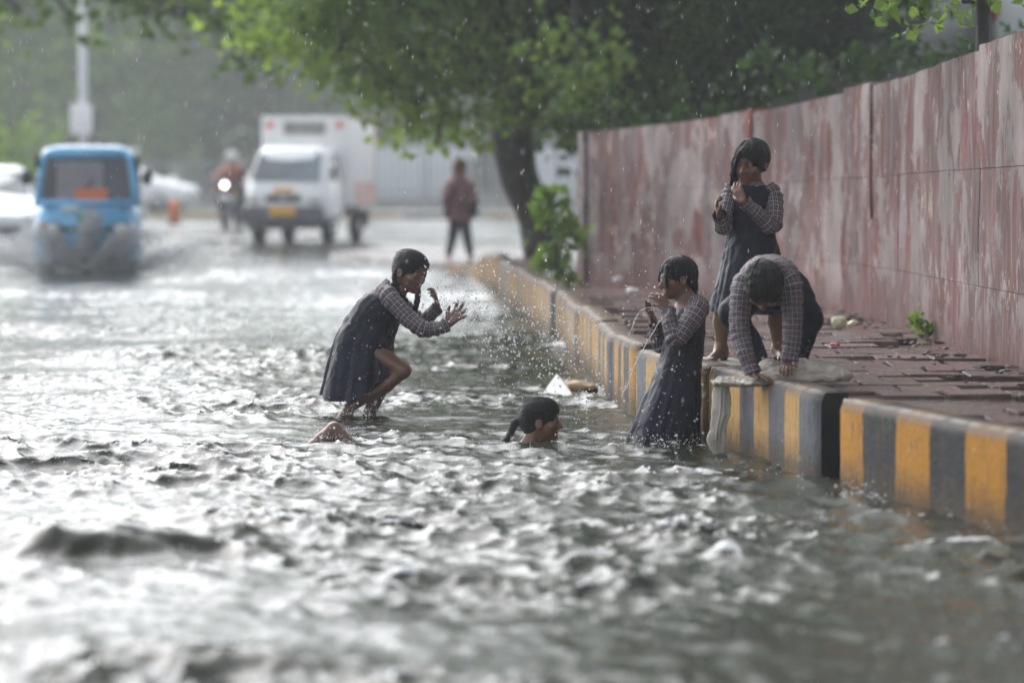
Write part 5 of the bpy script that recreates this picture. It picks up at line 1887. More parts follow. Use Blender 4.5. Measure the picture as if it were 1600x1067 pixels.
base = G(850, 398, 0.30)
trunk = [base, P(836, 340, base[1]), P(812, 275, base[1] - .2), P(800, 210, base[1] - .4), P(806, 140, base[1] - .6), P(830, 40, base[1] - .8), P(850, -120, base[1] - 1.0), P(870, -400, base[1] - 1)]
cl = []
rs = np.random.default_rng(5)
for px, py, Y, rx, rz, tn in ((470, 30, 40, .9, .5, .75), (540, 60, 40, .8, .55, .75), (455, 75, 41, .35, .35, .8), (610, 60, 40, .9, .6, .65), (590, 130, 40, .55, .4, .7), (660, 150, 40, .7, .45, .65), (690, 190, 40, .55, .25, .7),
                              (640, 190, 40.5, .35, .18, .8), (730, 100, 40, .8, .6, .55), (745, 175, 41, .5, .35, .55), (800, 60, 41, .9, .7, .35), (870, 110, 41, .9, .7, .35), (880, 170, 42, .7, .4, .4), (905, 90, 38, .5, .5, .7), (930, 110, 38, .45, .35, .65),
                              (960, 60, 41, 1.0, .8, .25), (1000, 130, 42, .8, .5, .25), (700, 20, 40, 1.0, .6, .6), (560, -30, 40, 1.2, .6, .6), (820, -60, 41, 1.6, .9, .4), (1020, -20, 41, 1.4, .9, .3),
                              (640, -130, 40, 1.8, .9, .5), (860, -220, 41, 2.4, 1.4, .4), (1100, -200, 41, 2.2, 1.4, .3), (600, -330, 41, 2.2, 1.4, .5), (900, -450, 42, 3.0, 1.6, .4), (1200, -420, 42, 2.6, 1.6, .4)):
    cl.append(C(px, py, Y, rx, rz, None, 1.0, tn + (.2 if px < 770 and py > -40 else .08)))  # left clumps toned lighter: sun through the leaves put into their colour
tree('leaning_tree', trunk, [.25, .2, .23, .27, .25, .2, .16, .1], cl, 'leaning dark tree trunk with broad overhanging leafy crown past the end of the wall', None, .135, 290, 2, mat='leaf', twig=.16)

# ---- dark trees behind the wall
g2 = [C(960, 150, 46, 1.3, 1.0, None, 1, .3), C(1060, 130, 46, 1.4, .9, None, 1, .3), C(1160, 90, 44, 1.4, 1.0, None, 1, .25), C(1100, 20, 44, 1.6, 1.0, None, 1, .3), C(990, 60, 45, 1.5, 1.1, None, 1, .3), C(1230, 10, 42, 1.3, 1.0, None, 1, .25), C(1250, 100, 41, 1.0, .6, None, 1, .2),
      C(1150, -150, 44, 3.0, 1.8, None, .8, .3), C(1000, -250, 46, 3.2, 2.0, None, .8, .3), C(1300, -350, 44, 3.2, 2.0, None, .8, .3), C(1130, -600, 46, 3.6, 2.4, None, .7, .3)]
tb = P(1120, 290, 46)
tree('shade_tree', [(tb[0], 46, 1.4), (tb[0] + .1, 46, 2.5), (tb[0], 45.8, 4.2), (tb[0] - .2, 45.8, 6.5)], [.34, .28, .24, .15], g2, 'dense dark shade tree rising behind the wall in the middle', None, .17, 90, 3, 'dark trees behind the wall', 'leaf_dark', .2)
g3 = [C(1265, 60, 38, .7, .6, None, 1, .2), C(1210, 60, 39, 1.0, .9, None, 1, .25), C(1180, 130, 39, .8, .5, None, 1, .3), C(1105, 165, 40, .7, .3, None, 1, .3), C(1270, -40, 38, 1.3, .9, None, 1, .25),
      C(1330, -230, 37, 1.8, 1.0, None, .8, .3), C(1250, -300, 37, 2.4, 1.4, None, .8, .3), C(1350, -650, 36, 3.2, 2.0, None, .8, .3)]
tb = P(1320, 200, 38.5)
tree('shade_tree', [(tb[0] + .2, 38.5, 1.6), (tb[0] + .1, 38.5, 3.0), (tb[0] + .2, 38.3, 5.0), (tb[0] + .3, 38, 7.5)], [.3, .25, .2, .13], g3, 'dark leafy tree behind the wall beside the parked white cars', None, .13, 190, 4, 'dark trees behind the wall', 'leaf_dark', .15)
# thin tree with a few hanging leaves in front of the parked cars
g4 = [C(1508, 2, 23.5, .09, .06, None, 2, .7), C(1560, -30, 23.5, .12, .08, None, 1.5, .6), C(1540, -300, 23.5, 1.3, .6, None, 1, .5)]
tb = P(1533, 80, 23.5)
tree('slender_tree', [(tb[0], 23.5, 1.7), (tb[0] + .01, 23.5, 2.3), (tb[0] - .02, 23.4, 2.9), (tb[0] + .05, 23.4, 4.2)], [.05, .045, .04, .025], g4, 'thin dark stem with sparse hanging leaves above the right end of the wall', None, .075, 300, 6, None, 'leaf', .10)

# ---- hanging twigs with an unseen crown, added to shade the children and the water
g6 = [(tuple(P(1425, 2, 22.5)), (.07, .07, .05), 1.5, .6), (tuple(P(1412, -25, 22.5)), (.12, .1, .06), 1.5, .6)] + [((x_, y_, z_), (1.9, 1.9, .9), .40, .45) for x_, y_, z_ in ((2.4, 22, 4.6), (.9, 20.5, 5.0), (1.2, 24, 5.6), (3.2, 18.5, 5.2), (1.8, 17.5, 5.6), (2.6, 26, 5.4), (4.6, 21, 5.0), (2.2, 14.5, 6.2), (3.6, 24, 6.6), (.6, 27.5, 6.2), (2.0, 21, 7.0), (3.4, 15, 7.0), (5.2, 26, 7.0), (.2, 16.5, 5.6), (-.9, 18.5, 6.4), (1.2, 12.5, 6.0), (3.2, 11, 6.3), (-.6, 13.5, 6.8), (.8, 9.5, 7.0), (2.4, 8, 7.2), (4.8, 14, 6.4), (0, 11, 8.2))]
tree('added_shade_tree', [(4.3, 20.5, 1.9), (4.2, 20.4, 3.2), (3.6, 20.2, 4.6), (3.0, 19.5, 6.2)], [.26, .22, .18, .12], g6, 'leafy twigs in the top right corner, with an unseen crown added for shade', None, .10, 330, 6, None, 'leaf', .11)

# ---- dark creeper bushes leaning over the top of the wall
hc = [C(900, 180, 35.2, .45, .2, None, 1.3, .3), C(955, 188, 35, .5, .2, None, 1.3, .3), C(1020, 178, 34.5, .55, .22, None, 1.3, .3), C(1085, 162, 34, .55, .22, None, 1.3, .3), C(1150, 142, 33, .5, .22, None, 1.3, .3), C(1215, 118, 32.5, .5, .25, None, 1.3, .25), C(1290, 90, 32, .5, .25, None, 1.3, .25), C(1360, 92, 32, .4, .10, None, 1.3, .25), C(1430, 84, 31, .35, .06, None, 1.5, .25), C(1500, 78, 30, .35, .05, None, 1.5, .25), C(1570, 70, 29.5, .35, .05, None, 1.5, .25), C(1640, 60, 29.5, .35, .05, None, 1.5, .25)]
o = thing('creeper_hedge', (hc[3][0][0], hc[3][0][1], 1.5), 'dark green creeper hedge spilling over the top of the pink wall', 'hedge')
hb_ = np.array(o.location)
rg = np.random.default_rng(61)
pts, ton = clump_points(hc, 230, rg, .085)
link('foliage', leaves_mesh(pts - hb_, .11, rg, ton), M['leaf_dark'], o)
for c_, r_, d_, t_ in hc:
    c_ = np.array(c_)
    g_ = np.array([c_[0] + .25, c_[1] + .2, 1.55])
    MB().tube(catmull(np.array([g_, (g_ + c_) / 2 + np.array([.08, 0, 0]), c_]) - hb_, 8), np.linspace(.02, .006, 8), 6).build('stem', M['bark'], o)

# ---- overhanging branches at the upper left (a roadside tree standing left of the frame)
g5 = [C(20, 5, 50, .7, .3, None, 1, .55), C(90, 0, 50, .7, .25, None, 1, .55), C(170, -10, 50, .9, .3, None, 1, .4), C(215, 10, 50, .3, .25, None, 1, .6), C(300, 20, 50, .7, .35, None, 1, .5), C(345, 40, 50, .45, .35, None, 1, .55), C(270, 5, 50, .6, .35, None, 1, .45), C(405, 40, 50, .28, .5, None, 1.6, .2), C(395, 85, 50, .18, .22, None, 1.6, .2), C(420, 70, 50, .2, .25, None, 1.6, .2), C(440, 30, 50, .4, .3, None, 1, .65), C(370, 0, 50, .6, .35, None, 1, .5),
      C(100, -150, 51, 2.0, .9, None, .8, .45), C(330, -150, 51, 2.0, .9, None, .8, .45), C(-150, -100, 52, 2.4, 1.4, None, .8, .45), C(-350, -300, 53, 3.2, 2.0, None, .7, .45)]
tree('roadside_tree', [(-9.6, 54, 0.0), (-9.5, 54, 2.2), (-9.1, 53.8, 4.5), (-8.6, 53.5, 7.0)], [.38, .32, .26, .18], g5, 'tree at the left edge whose hanging branches cross the top of the picture', None, .17, 75, 7, None, 'leaf', .22)

# ---- hazy trees across the far end of the road
rg5 = random.Random(21)
far = [(-60, 96, 9.5, .5), (40, 120, 11, .5), (150, 112, 10.5, .4), (250, 128, 11.5, .5), (330, 118, 10, .45), (415, 116, 10.5, .4), (500, 130, 11, .5), (590, 122, 10, .45), (680, 138, 11, .5), (770, 128, 9.5, .5), (860, 125, 10.5, .4), (960, 110, 11, .4), (1080, 100, 11, .35)]
desc = ['at the far left edge', 'behind the street sign pole', 'behind the blue rickshaw roof', 'to the right of the rickshaw', 'above the motorbike rider', 'left of the truck box', 'above the truck', 'right of the truck', 'above the walking woman', 'behind the leaning trunk', 'behind the end of the wall', 'deep behind the wall, left', 'deep behind the wall, right']
for k, (px, Y, Hh, tn) in enumerate(far):
    Y *= 1.5; Hh *= 1.4
    x = (px - 800) / FPX * Y
    cl = []
    nlow = 7
    for j in range(nlow):
        cl.append(((x + rg5.uniform(-3.4, 3.4), Y + rg5.uniform(-3, 3), rg5.uniform(2.2, 7.0)), (rg5.uniform(1.6, 2.6), 2.2, rg5.uniform(1.2, 2.0)), rg5.uniform(.5, 1.1), tn + rg5.uniform(-.3, .35)))
    for j in range(8):
        cl.append(((x + rg5.uniform(-4, 4), Y + rg5.uniform(-3, 3), rg5.uniform(7, Hh)), (rg5.uniform(2, 3.4), 2.8, rg5.uniform(1.4, 2.6)), rg5.uniform(.5, 1.0), tn + rg5.uniform(-.25, .3)))
    tree('hazy_tree', [(x, Y, 0), (x + rg5.uniform(-.3, .3), Y, 2), (x + rg5.uniform(-.6, .6), Y, 6.5), (x, Y, 10)], [.5, .4, .3, .16], cl, 'pale hazy tree ' + desc[k], None, .55, 6.5, 40 + k, 'hazy trees at the far end of the road', 'leaf_far', .7, limbs=(k % 2 == 0))

# ---- distant woodland that reads as one mass
rg = np.random.default_rng(90)
n_ = 16000
wx_ = rg.uniform(-75, 70, n_); wz_ = rg.uniform(0, 1, n_) ** .8 * (16 + 4.5 * vnoise(np.stack([wx_ * .22, wx_ * 0, wx_ * 0], 1), 2))
wp_ = np.stack([wx_, 232 + rg.uniform(0, 12, n_) + 2.5 * vnoise(np.stack([wx_ * .35, wz_ * .35, wx_ * 0], 1), 4), wz_], 1)
wt_ = np.clip(.5 + .45 * vnoise(np.stack([wx_ * .4, wz_ * .5, wx_ * 0], 1), 8) + rg.normal(0, .12, n_), 0, 1)
tag(link('distant_woodland', leaves_mesh(wp_, 1.8, rg, wt_, name='distant_woodland'), M['leaf_far']), 'grey-green mass of distant woodland closing the far end of the road', 'woodland', kind='stuff')

# ---- bright bush at the left edge
x = (22 - 800) / FPX * 82
o = thing('roadside_bush', (x, 82, 0), 'bright yellow-green bush above the white car at the left edge', 'bush')
rg = np.random.default_rng(3)
pts, ton = clump_points([((x, 82, 1.2), (.8, .8, 1.0), 1, .6), ((x - .3, 82, 2.2), (.5, .5, .6), 1, .75), ((x + .45, 82, 2.0), (.45, .5, .5), 1, .7), ((x + .75, 82, 1.2), (.5, .5, .5), 1, .6)], 60, rg, .2)
link('foliage', leaves_mesh(pts - np.array([x, 82, 0]), .22, rg, ton), M['leaf_bright'], o)
MB().tube([(0, 0, 0), (.05, 0, .8), (-.1, 0, 1.8)], [.06, .05, .02], 7).tube([(0, 0, .3), (.3, 0, 1.0), (.5, .1, 1.7)], [.04, .03, .012], 7).build('stem', M['bark'], o)

# ---- leafy plant at the end of the wall
def leafy_plant(base, blobs, label, size, seed, dens):
    o = thing('leafy_plant', base, label, 'plant')
    rg = np.random.default_rng(seed)
    pts, ton = clump_points(blobs, dens, rg, size * .6)
    link('foliage', leaves_mesh(pts - base, size, rg, ton, .2), M['leaf_bright'], o)
    st = MB()
    for c, r_, d, t_ in blobs:
        c = np.array(c) - base
        st.tube(catmull(np.array([[0, 0, 0], c * .5 + np.array([.03, 0, 0]), c]), 8), np.linspace(.012, .004, 8), 6)
    st.build('stem', M['bark'], o)

b = G(872, 441, PAV)
Yp = b[1]
leafy_plant(b, [(tuple(P(875, 420, Yp)), (.16, .14, .10), 1, .6), (tuple(P(855, 405, Yp)), (.10, .1, .10), 1, .7), (tuple(P(885, 385, Yp)), (.13, .12, .11), 1, .6), (tuple(P(862, 360, Yp)), (.12, .1, .10), 1, .6), (tuple(P(890, 350, Yp)), (.09, .1, .09), 1, .5), (tuple(P(850, 330, Yp)), (.07, .08, .07), 1, .7), (tuple(P(858, 305, Yp)), (.06, .06, .06), 1, .7)],
            'bright green broad-leaved plant growing at the far end of the wall', .10, 5, 2600)
b = np.array([2.52, 23.2, PAV])
leafy_plant(b, [((2.50, 23.2, PAV + .05), (.05, .05, .04), 1, .7), ((2.47, 23.25, PAV + .10), (.04, .04, .04), 1, .7)], 'small green weed sprouting at the foot of the pink wall', .045, 8, 20000)
# ================================================================== STREET FURNITURE AND LITTER
def sign_pole():
    g = G(130, 348)
    Y = 78.0
    x = P(130, 200, Y)[0]
    o = thing('sign_pole', (x, Y, 0), 'tall pale grey street pole with a small white sign plate behind the rickshaw', 'pole')
    z = lambda py: float(P(130, py, Y)[2])
    MB().tube([(0, 0, 0), (0, 0, z(150)), (0, 0, z(-120))], [.095, .085, .07], 14).build('pole', M['pole_grey'], o)
    MB().box((0, 0, .1), (.32, .32, .2), bevel=.03).build('base', M['concrete'], o)
    pl = MB().box((-.03, -.11, z(187)), (.44, .03, .60), bevel=.01).build('sign_plate', M['sign_white'], o)
    MB().box((0, -.085, z(175)), (.1, .03, .04)).box((0, -.085, z(200)), (.1, .03, .04)).build('bracket', M['steel'], o)
    MB().tube([(0, 0, z(-115)), (.6, 0, z(-135)), (1.5, 0, z(-138))], [.05, .045, .04], 8).build('arm', M['pole_grey'], o)
    MB().ball((1.7, 0, z(-138)), (.35, .14, .08)).build('lamp_head', M['pole_grey'], o)


sign_pole()
g = G(272, 352)
o = thing('bollard', (g[0], g[1], 0.03), 'orange bollard on the far kerb right of the rickshaw', 'bollard')
MB().tube([(0, 0, 0), (0, 0, .45), (0, 0, .55)], [.12, .10, .06], 14).build('post', M['orange'], o)
MB().disc((0, 0, .02), .17, .06, 'Z', 18).build('foot', M['dark_plastic'], o)

# far kerb strip across the road end
far_k = tag(link('far_kerb', None), kind='structure')
kp = simple('far_kerb_paint', (0.42, 0.34, 0.2), 0.5, var=.25, scale=1.2)
for k in range(16):
    x = -14 + k * 2.05
    MB().box((x, 95 + 0.02 * k, .08), (2.0, .3, .22), bevel=.03).build('kerb_block', kp if k % 2 else M['concrete'], far_k)


def railing(x0, x1, Y, h_, label):
    o = thing('railing', (x0, Y, 0.0), label, 'railing')
    n = int((x1 - x0) / 2.0)
    for k in range(n + 1):
        MB().box((k * 2.0, 0, h_ / 2), (.10, .10, h_), bevel=.01).build('post', M['fence_metal'], o)
    for z in (.5, h_ - .12):
        MB().box((n, 0, z), (n * 2.0, .045, .06)).build('rail', M['fence_metal'], o)
    bar = MB().box((0, 0, 0), (.03, .03, h_ - .2)).build('bar', M['fence_metal'], o, (.2, 0, h_ / 2))
    for k in range(1, n * 10):
        if k % 10 == 9: continue
        c = bar.copy(); COL.objects.link(c); c.parent = o; c.location = (.2 + k * .2, 0, h_ / 2)
    MB().box((n, .02, .15), (n * 2.0, .25, .3)).build('plinth', M['concrete'], o)


railing(-4.6, 5.4, 118, 2.1, 'grey metal railing in the haze behind the walking woman')
railing(-14.5, -6.5, 120, 1.5, 'low grey railing in the haze behind the motorbike')

# pale site hoarding seen through the railing
o = thing('hoarding', (-3.6, 121, 0), 'pale white sheet hoarding standing behind the far railing', 'hoarding')
hb = simple('hoarding_sheet', (0.62, 0.64, 0.65), 0.5, var=.12, scale=.7)
for k in range(6):
    if k == 2: continue
    MB().box((k * 1.5, 0.05 * (k % 2), .95), (1.46, .04, 1.9), bevel=.01).build('sheet', hb, o)
for k in range(7):
    MB().box((k * 1.5 - .75, .1, 1.0), (.08, .08, 2.1)).build('post', M['fence_metal'], o)

# concrete slab on the pavement behind the kerb girl
g = G(1128, 566, PAV)
o = thing('stone_slab', (g[0], g[1], PAV), 'grey stone slab lying on the pavement under the standing girl\'s feet', 'slab')
MB().box((0, .2, -.012), (.26, .9, .02), rz=.12, bevel=.006).build('slab', M['concrete'], o)

# cloth dragged over the kerb
def cloth():
    g = G(1235, 592, KTOP)
    o = thing('wet_cloth', g, 'crumpled beige wet cloth lying on the pavement and hanging over the kerb', 'cloth')
    B = Body()
    Y = g[1]
    for px, py, dy, rx, ry, rz in ((1235, 584, .05, .10, .10, .035), (1270, 580, .10, .12, .10, .035), (1305, 586, .10, .09, .08, .026), (1255, 572, .16, .06, .07, .035), (1212, 590, .0, .07, .07, .022), (1185, 596, -.05, .08, .07, .016), (1150, 597, .02, .10, .06, .016), (1128, 596, .10, .06, .05, .018), (1200, 572, .16, .05, .05, .03), (1290, 572, .2, .06, .06, .03)):
        B.ell(P(px, py, Y + dy), (rx, ry, rz), None, .03)
    # long folds
    B.chain([P(1210, 594, Y - .02), P(1260, 594, Y - .03), P(1330, 588, Y + .05)], [.016, .022, .012], .015)
    B.chain([P(1215, 582, Y + .06), P(1250, 566, Y + .12), P(1290, 568, Y + .16), P(1325, 582, Y + .14)], [.015, .018, .016, .012], .012)
    V, Q = B.mesh(.005, lambda V: V + np.stack([vnoise(V * 16, 1) * .008, vnoise(V * 16, 2) * .008, (np.abs(vnoise(V * np.array([9, 26, 9]), 3)) - .3) * .026 + vnoise(V * 60, 6) * .004], 1))
    link('pile', fast_mesh('pile', V - g, Q), M['sackcloth'], o)
    # hanging strip
    def rg_(px, py, Y_, wx, wy):
        return (P(px, py, Y_), np.array([wx, -wx * .3, 0]), np.array([wy * .3, wy, 0]), 0)
    k0 = 18.55
    V, F, UV = loft([(P(1150, 594, 18.4), np.array([0, .07, 0]), np.array([0, 0, .012]), 0), (P(1134, 595, 18.45), np.array([.0, .07, .0]), np.array([.01, 0, .014]), 0), rg_(1127, 606, k0 - .05, .035, .022), rg_(1126, 640, k0 - .06, .036, .022), rg_(1121, 668, k0 - .06, .030, .02), rg_(1119, 690, k0 - .06, .034, .018), rg_(1124, 722, k0 - .06, .014, .01)], 70, 60, .5, 4, .007, 4, pleat_from=.02)
    link('hanging_end', fast_mesh('hanging_end', V - g, F, True, UV), M['sackcloth'], o)


cloth()

# floating rubbish
g = G(870, 612)
o = thing('foam_sheet', (g[0], g[1], 0), 'white foam sheet floating in the flood behind the swimming girl', 'litter')
bm = bmesh.new()
for v_ in ((-.10, -.2, -.02), (.10, -.16, -.02), (.055, .05, .055), (.0, .10, .105), (-.05, .0, .045)):
    bm.verts.new(v_)
f_ = bm.faces.new(list(bm.verts)); r_ = bmesh.ops.extrude_face_region(bm, geom=[f_])
for v_ in [e for e in r_['geom'] if isinstance(e, bmesh.types.BMVert)]: v_.co += Vector((.01, .02, -.03))
bmesh.ops.recalc_face_normals(bm, faces=bm.faces)
me = bpy.data.meshes.new('sheet'); bm.to_mesh(me); bm.free()
link('sheet', me, M['foam_board'], o)
g = G(903, 612)
o = thing('floating_carton', (g[0], g[1] + .1, 0), 'soggy brown carton floating against the white foam sheet', 'litter')
B = Body()
B.ell((g[0] - .02, g[1] + .1, .03), (.09, .08, .04), None, .02); B.ell((g[0] + .06, g[1] + .1, .02), (.07, .07, .03), None, .02)
V, Q = B.mesh(.006, lambda V: V + .012 * np.stack([vnoise(V * 24, k) for k in range(3)], 1))
link('carton', fast_mesh('carton', V - np.array(o.location), Q, False), M['cardboard'], o)

# litter on the pavement
def lump(name, px, py, r_, mat, label, squash=.8, seed=0, z=PAV):
    g = G(px, py, z)
    o = thing(name, g, label, 'litter')
    B = Body()
    rg = np.random.default_rng(seed)
    for k in range(4):
        q = rg.normal(0, .35, 3) * r_; q[2] = abs(q[2]) * .4
        B.ell(g + q + np.array([0, 0, r_ * squash * .7]), np.array([r_, r_, r_ * squash]) * rg.uniform(.6, .85), None, r_ * .2)
    V, Q = B.mesh(max(.003, r_ / 9), lambda V: V + r_ * .16 * np.stack([vnoise(V / r_ * 1.6, k + seed) for k in range(3)], 1))
    link('lump', fast_mesh('lump', V - g, Q), M[mat], o)


lump('pale_cabbage', 1311, 512, .052, 'litter_pale', 'pale green cabbage-like ball on the pavement near the wall', .9, 1)
lump('pale_cabbage', 1332, 510, .042, 'litter_pale', 'smaller pale green leafy piece right of the cabbage-like ball', .6, 2)
lump('red_scrap', 1303, 541, .022, 'litter_red', 'small red scrap on the pavement behind the bent child', .5, 3)
lump('white_scrap', 968, 442, .045, 'litter_white', 'white scrap on the pavement farther from the kerb girl', .7, 4)
lump('white_scrap', 988, 458, .045, 'litter_white', 'white scrap on the pavement just left of the kerb girl\'s head', .6, 5)
lump('dark_stone', 1040, 525, .03, 'rubble', 'dark stone on the pavement behind the kerb girl\'s hands', .7, 6)
lump('white_scrap', 1204, 578, .03, 'litter_white', 'white crumpled scrap between the bent child\'s hands', .7, 7, KTOP)

# rubble along the foot of the wall
MBr = MB()
rg = random.Random(12)
for k in range(260):
    y = rg.uniform(15, 31)
    xw = np.interp(y, outer[:, 1], outer[:, 0]) - 0.02
    d = abs(rg.gauss(0, .32)) + .05
    if d > .9: continue
    s_ = rg.uniform(.005, .021) * (1.3 if d < .3 else .8)
    bm = bmesh.new(); bmesh.ops.create_icosphere(bm, subdivisions=1, radius=1)
    for v_ in bm.verts: v_.co *= rg.uniform(.45, 1.35)
    bm.transform(Matrix.Translation((xw - d, y, PAV - .004 + s_ * .3)) @ Matrix.Rotation(rg.uniform(0, 6), 4, 'Z') @ Matrix.Diagonal((s_ * rg.uniform(.8, 1.8), s_ * rg.uniform(.8, 1.6), s_ * .35, 1)))
    bm.verts.index_update()
    MBr.add([v_.co for v_ in bm.verts], [[v_.index for v_ in f_.verts] for f_ in bm.faces], False)
    bm.free()
tag(MBr.build('rubble', M['rubble']), 'loose broken rubble strewn along the foot of the wall', 'rubble', kind='stuff')

# ================================================================== WATER IN THE AIR
t = NT('water_drop')
gl_ = t.n('BsdfGlass', {'Color': (1, 1, 1), 'Roughness': 0.05, 'IOR': 1.333})
tr_ = t.n('BsdfTranslucent', {'Color': (0.97, 0.98, 1.0)})
df_ = t.n('BsdfDiffuse', {'Color': (0.97, 0.98, 1.0)})
M['drop'] = t.surf(t.n('MixShader', {0: 0.6, 1: gl_.outputs[0], 2: t.n('MixShader', {0: 0.5, 1: tr_.outputs[0], 2: df_.outputs[0]}).outputs[0]}))


def octa_cloud(name, pts, rx, rz, label, cat, lean=0.0, smooth=True):
    """small eight-sided drops"""
    n = len(pts)
    pts = np.asarray(pts)
    rx = np.broadcast_to(rx, n)[:, None]; rz = np.broadcast_to(rz, n)[:, None]
    dirs = np.array([[1, 0, 0], [0, 1, 0], [-1, 0, 0], [0, -1, 0]], float)
    V = np.zeros((n, 6, 3))
    for k in range(4):
        V[:, k] = pts + dirs[k] * rx
    up = np.array([lean, 0, 1.0])
    V[:, 4] = pts + up * rz; V[:, 5] = pts - up * rz
    F = []
    i = np.arange(n) * 6
    for k in range(4):
        F.append(np.stack([i + k, i + (k + 1) % 4, i + 4], 1)); F.append(np.stack([i + (k + 1) % 4, i + k, i + 5], 1))
    o = link(name, fast_mesh(name, V.reshape(-1, 3), np.concatenate(F), smooth), M['drop'])
    return tag(o, label, cat, kind='stuff')


rg = np.random.default_rng(77)
# thrown water between the two girls
pp, rr_ = [], []
def spray(n, fpx, fpy, Y0, dY, r0=.0022, sig=.5):
    for k in range(n):
        pp.append(P(fpx(), fpy(), Y0 + rg.normal(0, dY))); rr_.append(min(.0075, r0 * math.exp(rg.normal(0, sig))))
def fan(n):
    for k in range(n):
        u_ = rg.beta(1.3, 1.2); a = rg.normal(0, 1)
        px = 690 + 250 * u_; mid = 470 + 105 * u_ ** 1.1
        pp.append(P(px + rg.normal(0, 12), mid + a * (22 + 42 * u_), 20.9 - .9 * u_ + rg.normal(0, .15))); rr_.append(min(.0075,   .0034 * math.exp(rg.normal(0, .45))))
fan(1050)
spray(170, lambda: rg.uniform(655, 800), lambda: rg.normal(445, 25), 21.0, .2, .003)
spray(120, lambda: rg.normal(1035, 55), lambda: 690 - abs(rg.normal(0, 70)), 18.95, .05, .0026, .7)
spray(350, lambda: rg.normal(1030, 60), lambda: 698 - abs(rg.normal(0, 11)), 18.95, .15, .0017)
spray(160, lambda: rg.normal(845, 75), lambda: 704 - abs(rg.normal(0, 11)), 19.0, .2, .0016)
spray(180, lambda: rg.normal(1005, 45), lambda: rg.normal(500, 60), 19.1, .1, .0022)
spray(240, lambda: rg.normal(1225, 70), lambda: rg.normal(565, 25), 17.95, .15, .0016)
spray(200, lambda: rg.uniform(500, 700), lambda: rg.uniform(440, 640), 20.95, .1, .0015)
spray(400, lambda: rg.normal(560, 40), lambda: 650 - abs(rg.normal(0, 14)), 21.1, .15, .0022)
spray(250, lambda: rg.normal(520, 25), lambda: 690 - abs(rg.normal(0, 10)), 19.15, .1, .0022)
spray(300, lambda: rg.normal(1350, 25), lambda: 790 - abs(rg.normal(0, 18)), 16.0, .1, .0028)
for A_, B_, n_ in ((P(1046, 484, 19.1), P(972, 620, 18.9), 60), (P(1035, 482, 19.15), P(985, 520, 19.1), 40)):
    for k in range(n_):
        q_ = rg.random(); pp.append(A_ + (B_ - A_) * q_ + np.array([-.03 * math.sin(q_ * 3.1), 0, .03 * math.sin(q_ * 3.1)]) + rg.normal(0, .005, 3)); rr_.append(.0018 * math.exp(rg.normal(0, .5)))
octa_cloud('thrown_water', pp, np.array(rr_), np.array(rr_) * 1.15, 'spray of water drops flung between the splashing girl and the kerb girl', 'water drops')

# falling rain
pp, rr_ = [], []
for k in range(4200):
    Y = 14 + 34 * rg.random() ** .8
    pp.append((rg.uniform(-1, 1) * Y * .16, Y, rg.uniform(0.05, Y * .055 + 1.4))); rr_.append(rg.uniform(.0009, .0019))
rr_ = np.array(rr_)
octa_cloud('falling_rain', pp, rr_, rr_ * rg.uniform(5, 10, len(rr_)), 'rain drops falling all over the street', 'rain', .08)

# splash crowns where the rain hits the flood
pp, rr_ = [], []
for k in range(3600):
    Y = 9 + 30 * rg.random() ** 1.2
    x = rg.uniform(-.15, .15) * Y
    if x > np.interp(Y, KERB[0][:, 1], KERB[0][:, 0]) - .05: continue
    for q in range(3):
        pp.append((x + rg.normal(0, .012), Y + rg.normal(0, .012), abs(rg.normal(.02, .02)))); rr_.append(.0016 * math.exp(rg.normal(0, .4)))
octa_cloud('rain_splashes', pp, np.array(rr_), np.array(rr_) * 1.3, 'tiny splashes thrown up by rain on the flood', 'rain')

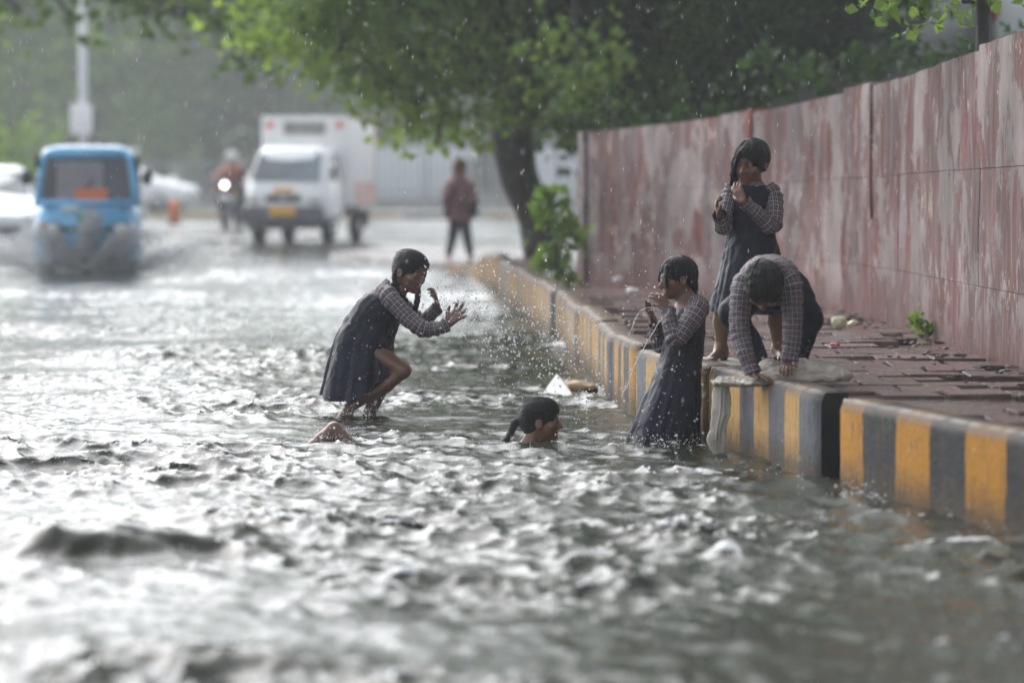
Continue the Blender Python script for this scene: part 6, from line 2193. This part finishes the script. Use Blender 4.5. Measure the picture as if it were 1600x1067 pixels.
# spray thrown by the rickshaw and the car
pp, rr_ = [], []
def plume(px, py, Y, n, sx_, sz_, sy_, dirx):
    c0 = P(px, py, Y)
    for k in range(n):
        a = abs(rg.normal(0, 1)); b = abs(rg.normal(0, 1))
        pp.append(c0 + np.array([dirx * a * sx_ + rg.normal(0, .06), rg.normal(0, sy_), max(0, sz_ * (a * 1.1 - .35 * a * a) * rg.random() ** .5 + rg.normal(0, .03))])); rr_.append(.0095 * math.exp(rg.normal(0, .5)))
Yr = G(136, 424)[1] - .35
plume(128, 420, Yr, 2600, .40, .62, .15, -1); plume(138, 420, Yr, 2600, .42, .60, .15, 1); plume(125, 420, Yr, 1400, .10, .95, .12, 1)
plume(60, 420, Yr + .5, 1500, .5, .35, .5, -1); plume(215, 420, Yr + 1.5, 1500, .5, .35, .5, 1)
plume(20, 395, Yr + 6, 1800, .9, .6, .8, -1); plume(20, 395, Yr + 6, 1200, .5, .6, .8, 1)
octa_cloud('wheel_spray', pp, np.array(rr_), np.array(rr_) * 1.2, 'white spray thrown up by the wheels of the rickshaw and car', 'spray')

# thin jets running from the kerb girl's hands
def jet(name, pts, r0, label):
    C_ = catmull(np.array(pts), 60)
    C_ = C_ + np.stack([vnoise(C_ * 40, k) * .006 for k in range(3)], 1)
    rad = r0 * (1 + .5 * vnoise(C_ * 60, 9))
    o = MB().tube(C_, rad, 7).build(name, M['drop'])
    tag(o, label, 'water jet')
jet('water_jet', [P(1046, 484, 19.1), P(1030, 505, 19.05), P(1008, 540, 19.0), P(990, 575, 18.95), P(972, 620, 18.9)], .0017, 'long thin jet of water falling from the kerb girl\'s near hand')
jet('water_jet', [P(1035, 482, 19.15), P(1008, 481, 19.1), P(992, 497, 19.1), P(982, 525, 19.1)], .0015, 'short curling jet of water from the kerb girl\'s far hand')
# ================================================================== HAZE of the downpour
me = bpy.data.meshes.new('haze')
bm = bmesh.new(); bmesh.ops.create_cube(bm, size=1.0)
bm.transform(Matrix.Translation((0, 0, 10.0)) @ Matrix.Diagonal((860, 860, 22.6, 1)))
bm.to_mesh(me); bm.free()
t = NT('rain_haze')
vol = t.n('VolumePrincipled', {'Color': (0.93, 0.95, 0.97), 'Density': 0.0014, 'Anisotropy': 0.0})
t.t.links.new(vol.outputs[0], t.out.inputs['Volume'])
o = link('haze', me, t.m)
tag(o, 'pale grey rain haze filling the air over the street', 'haze', kind='stuff')
o.display_type = 'WIRE'
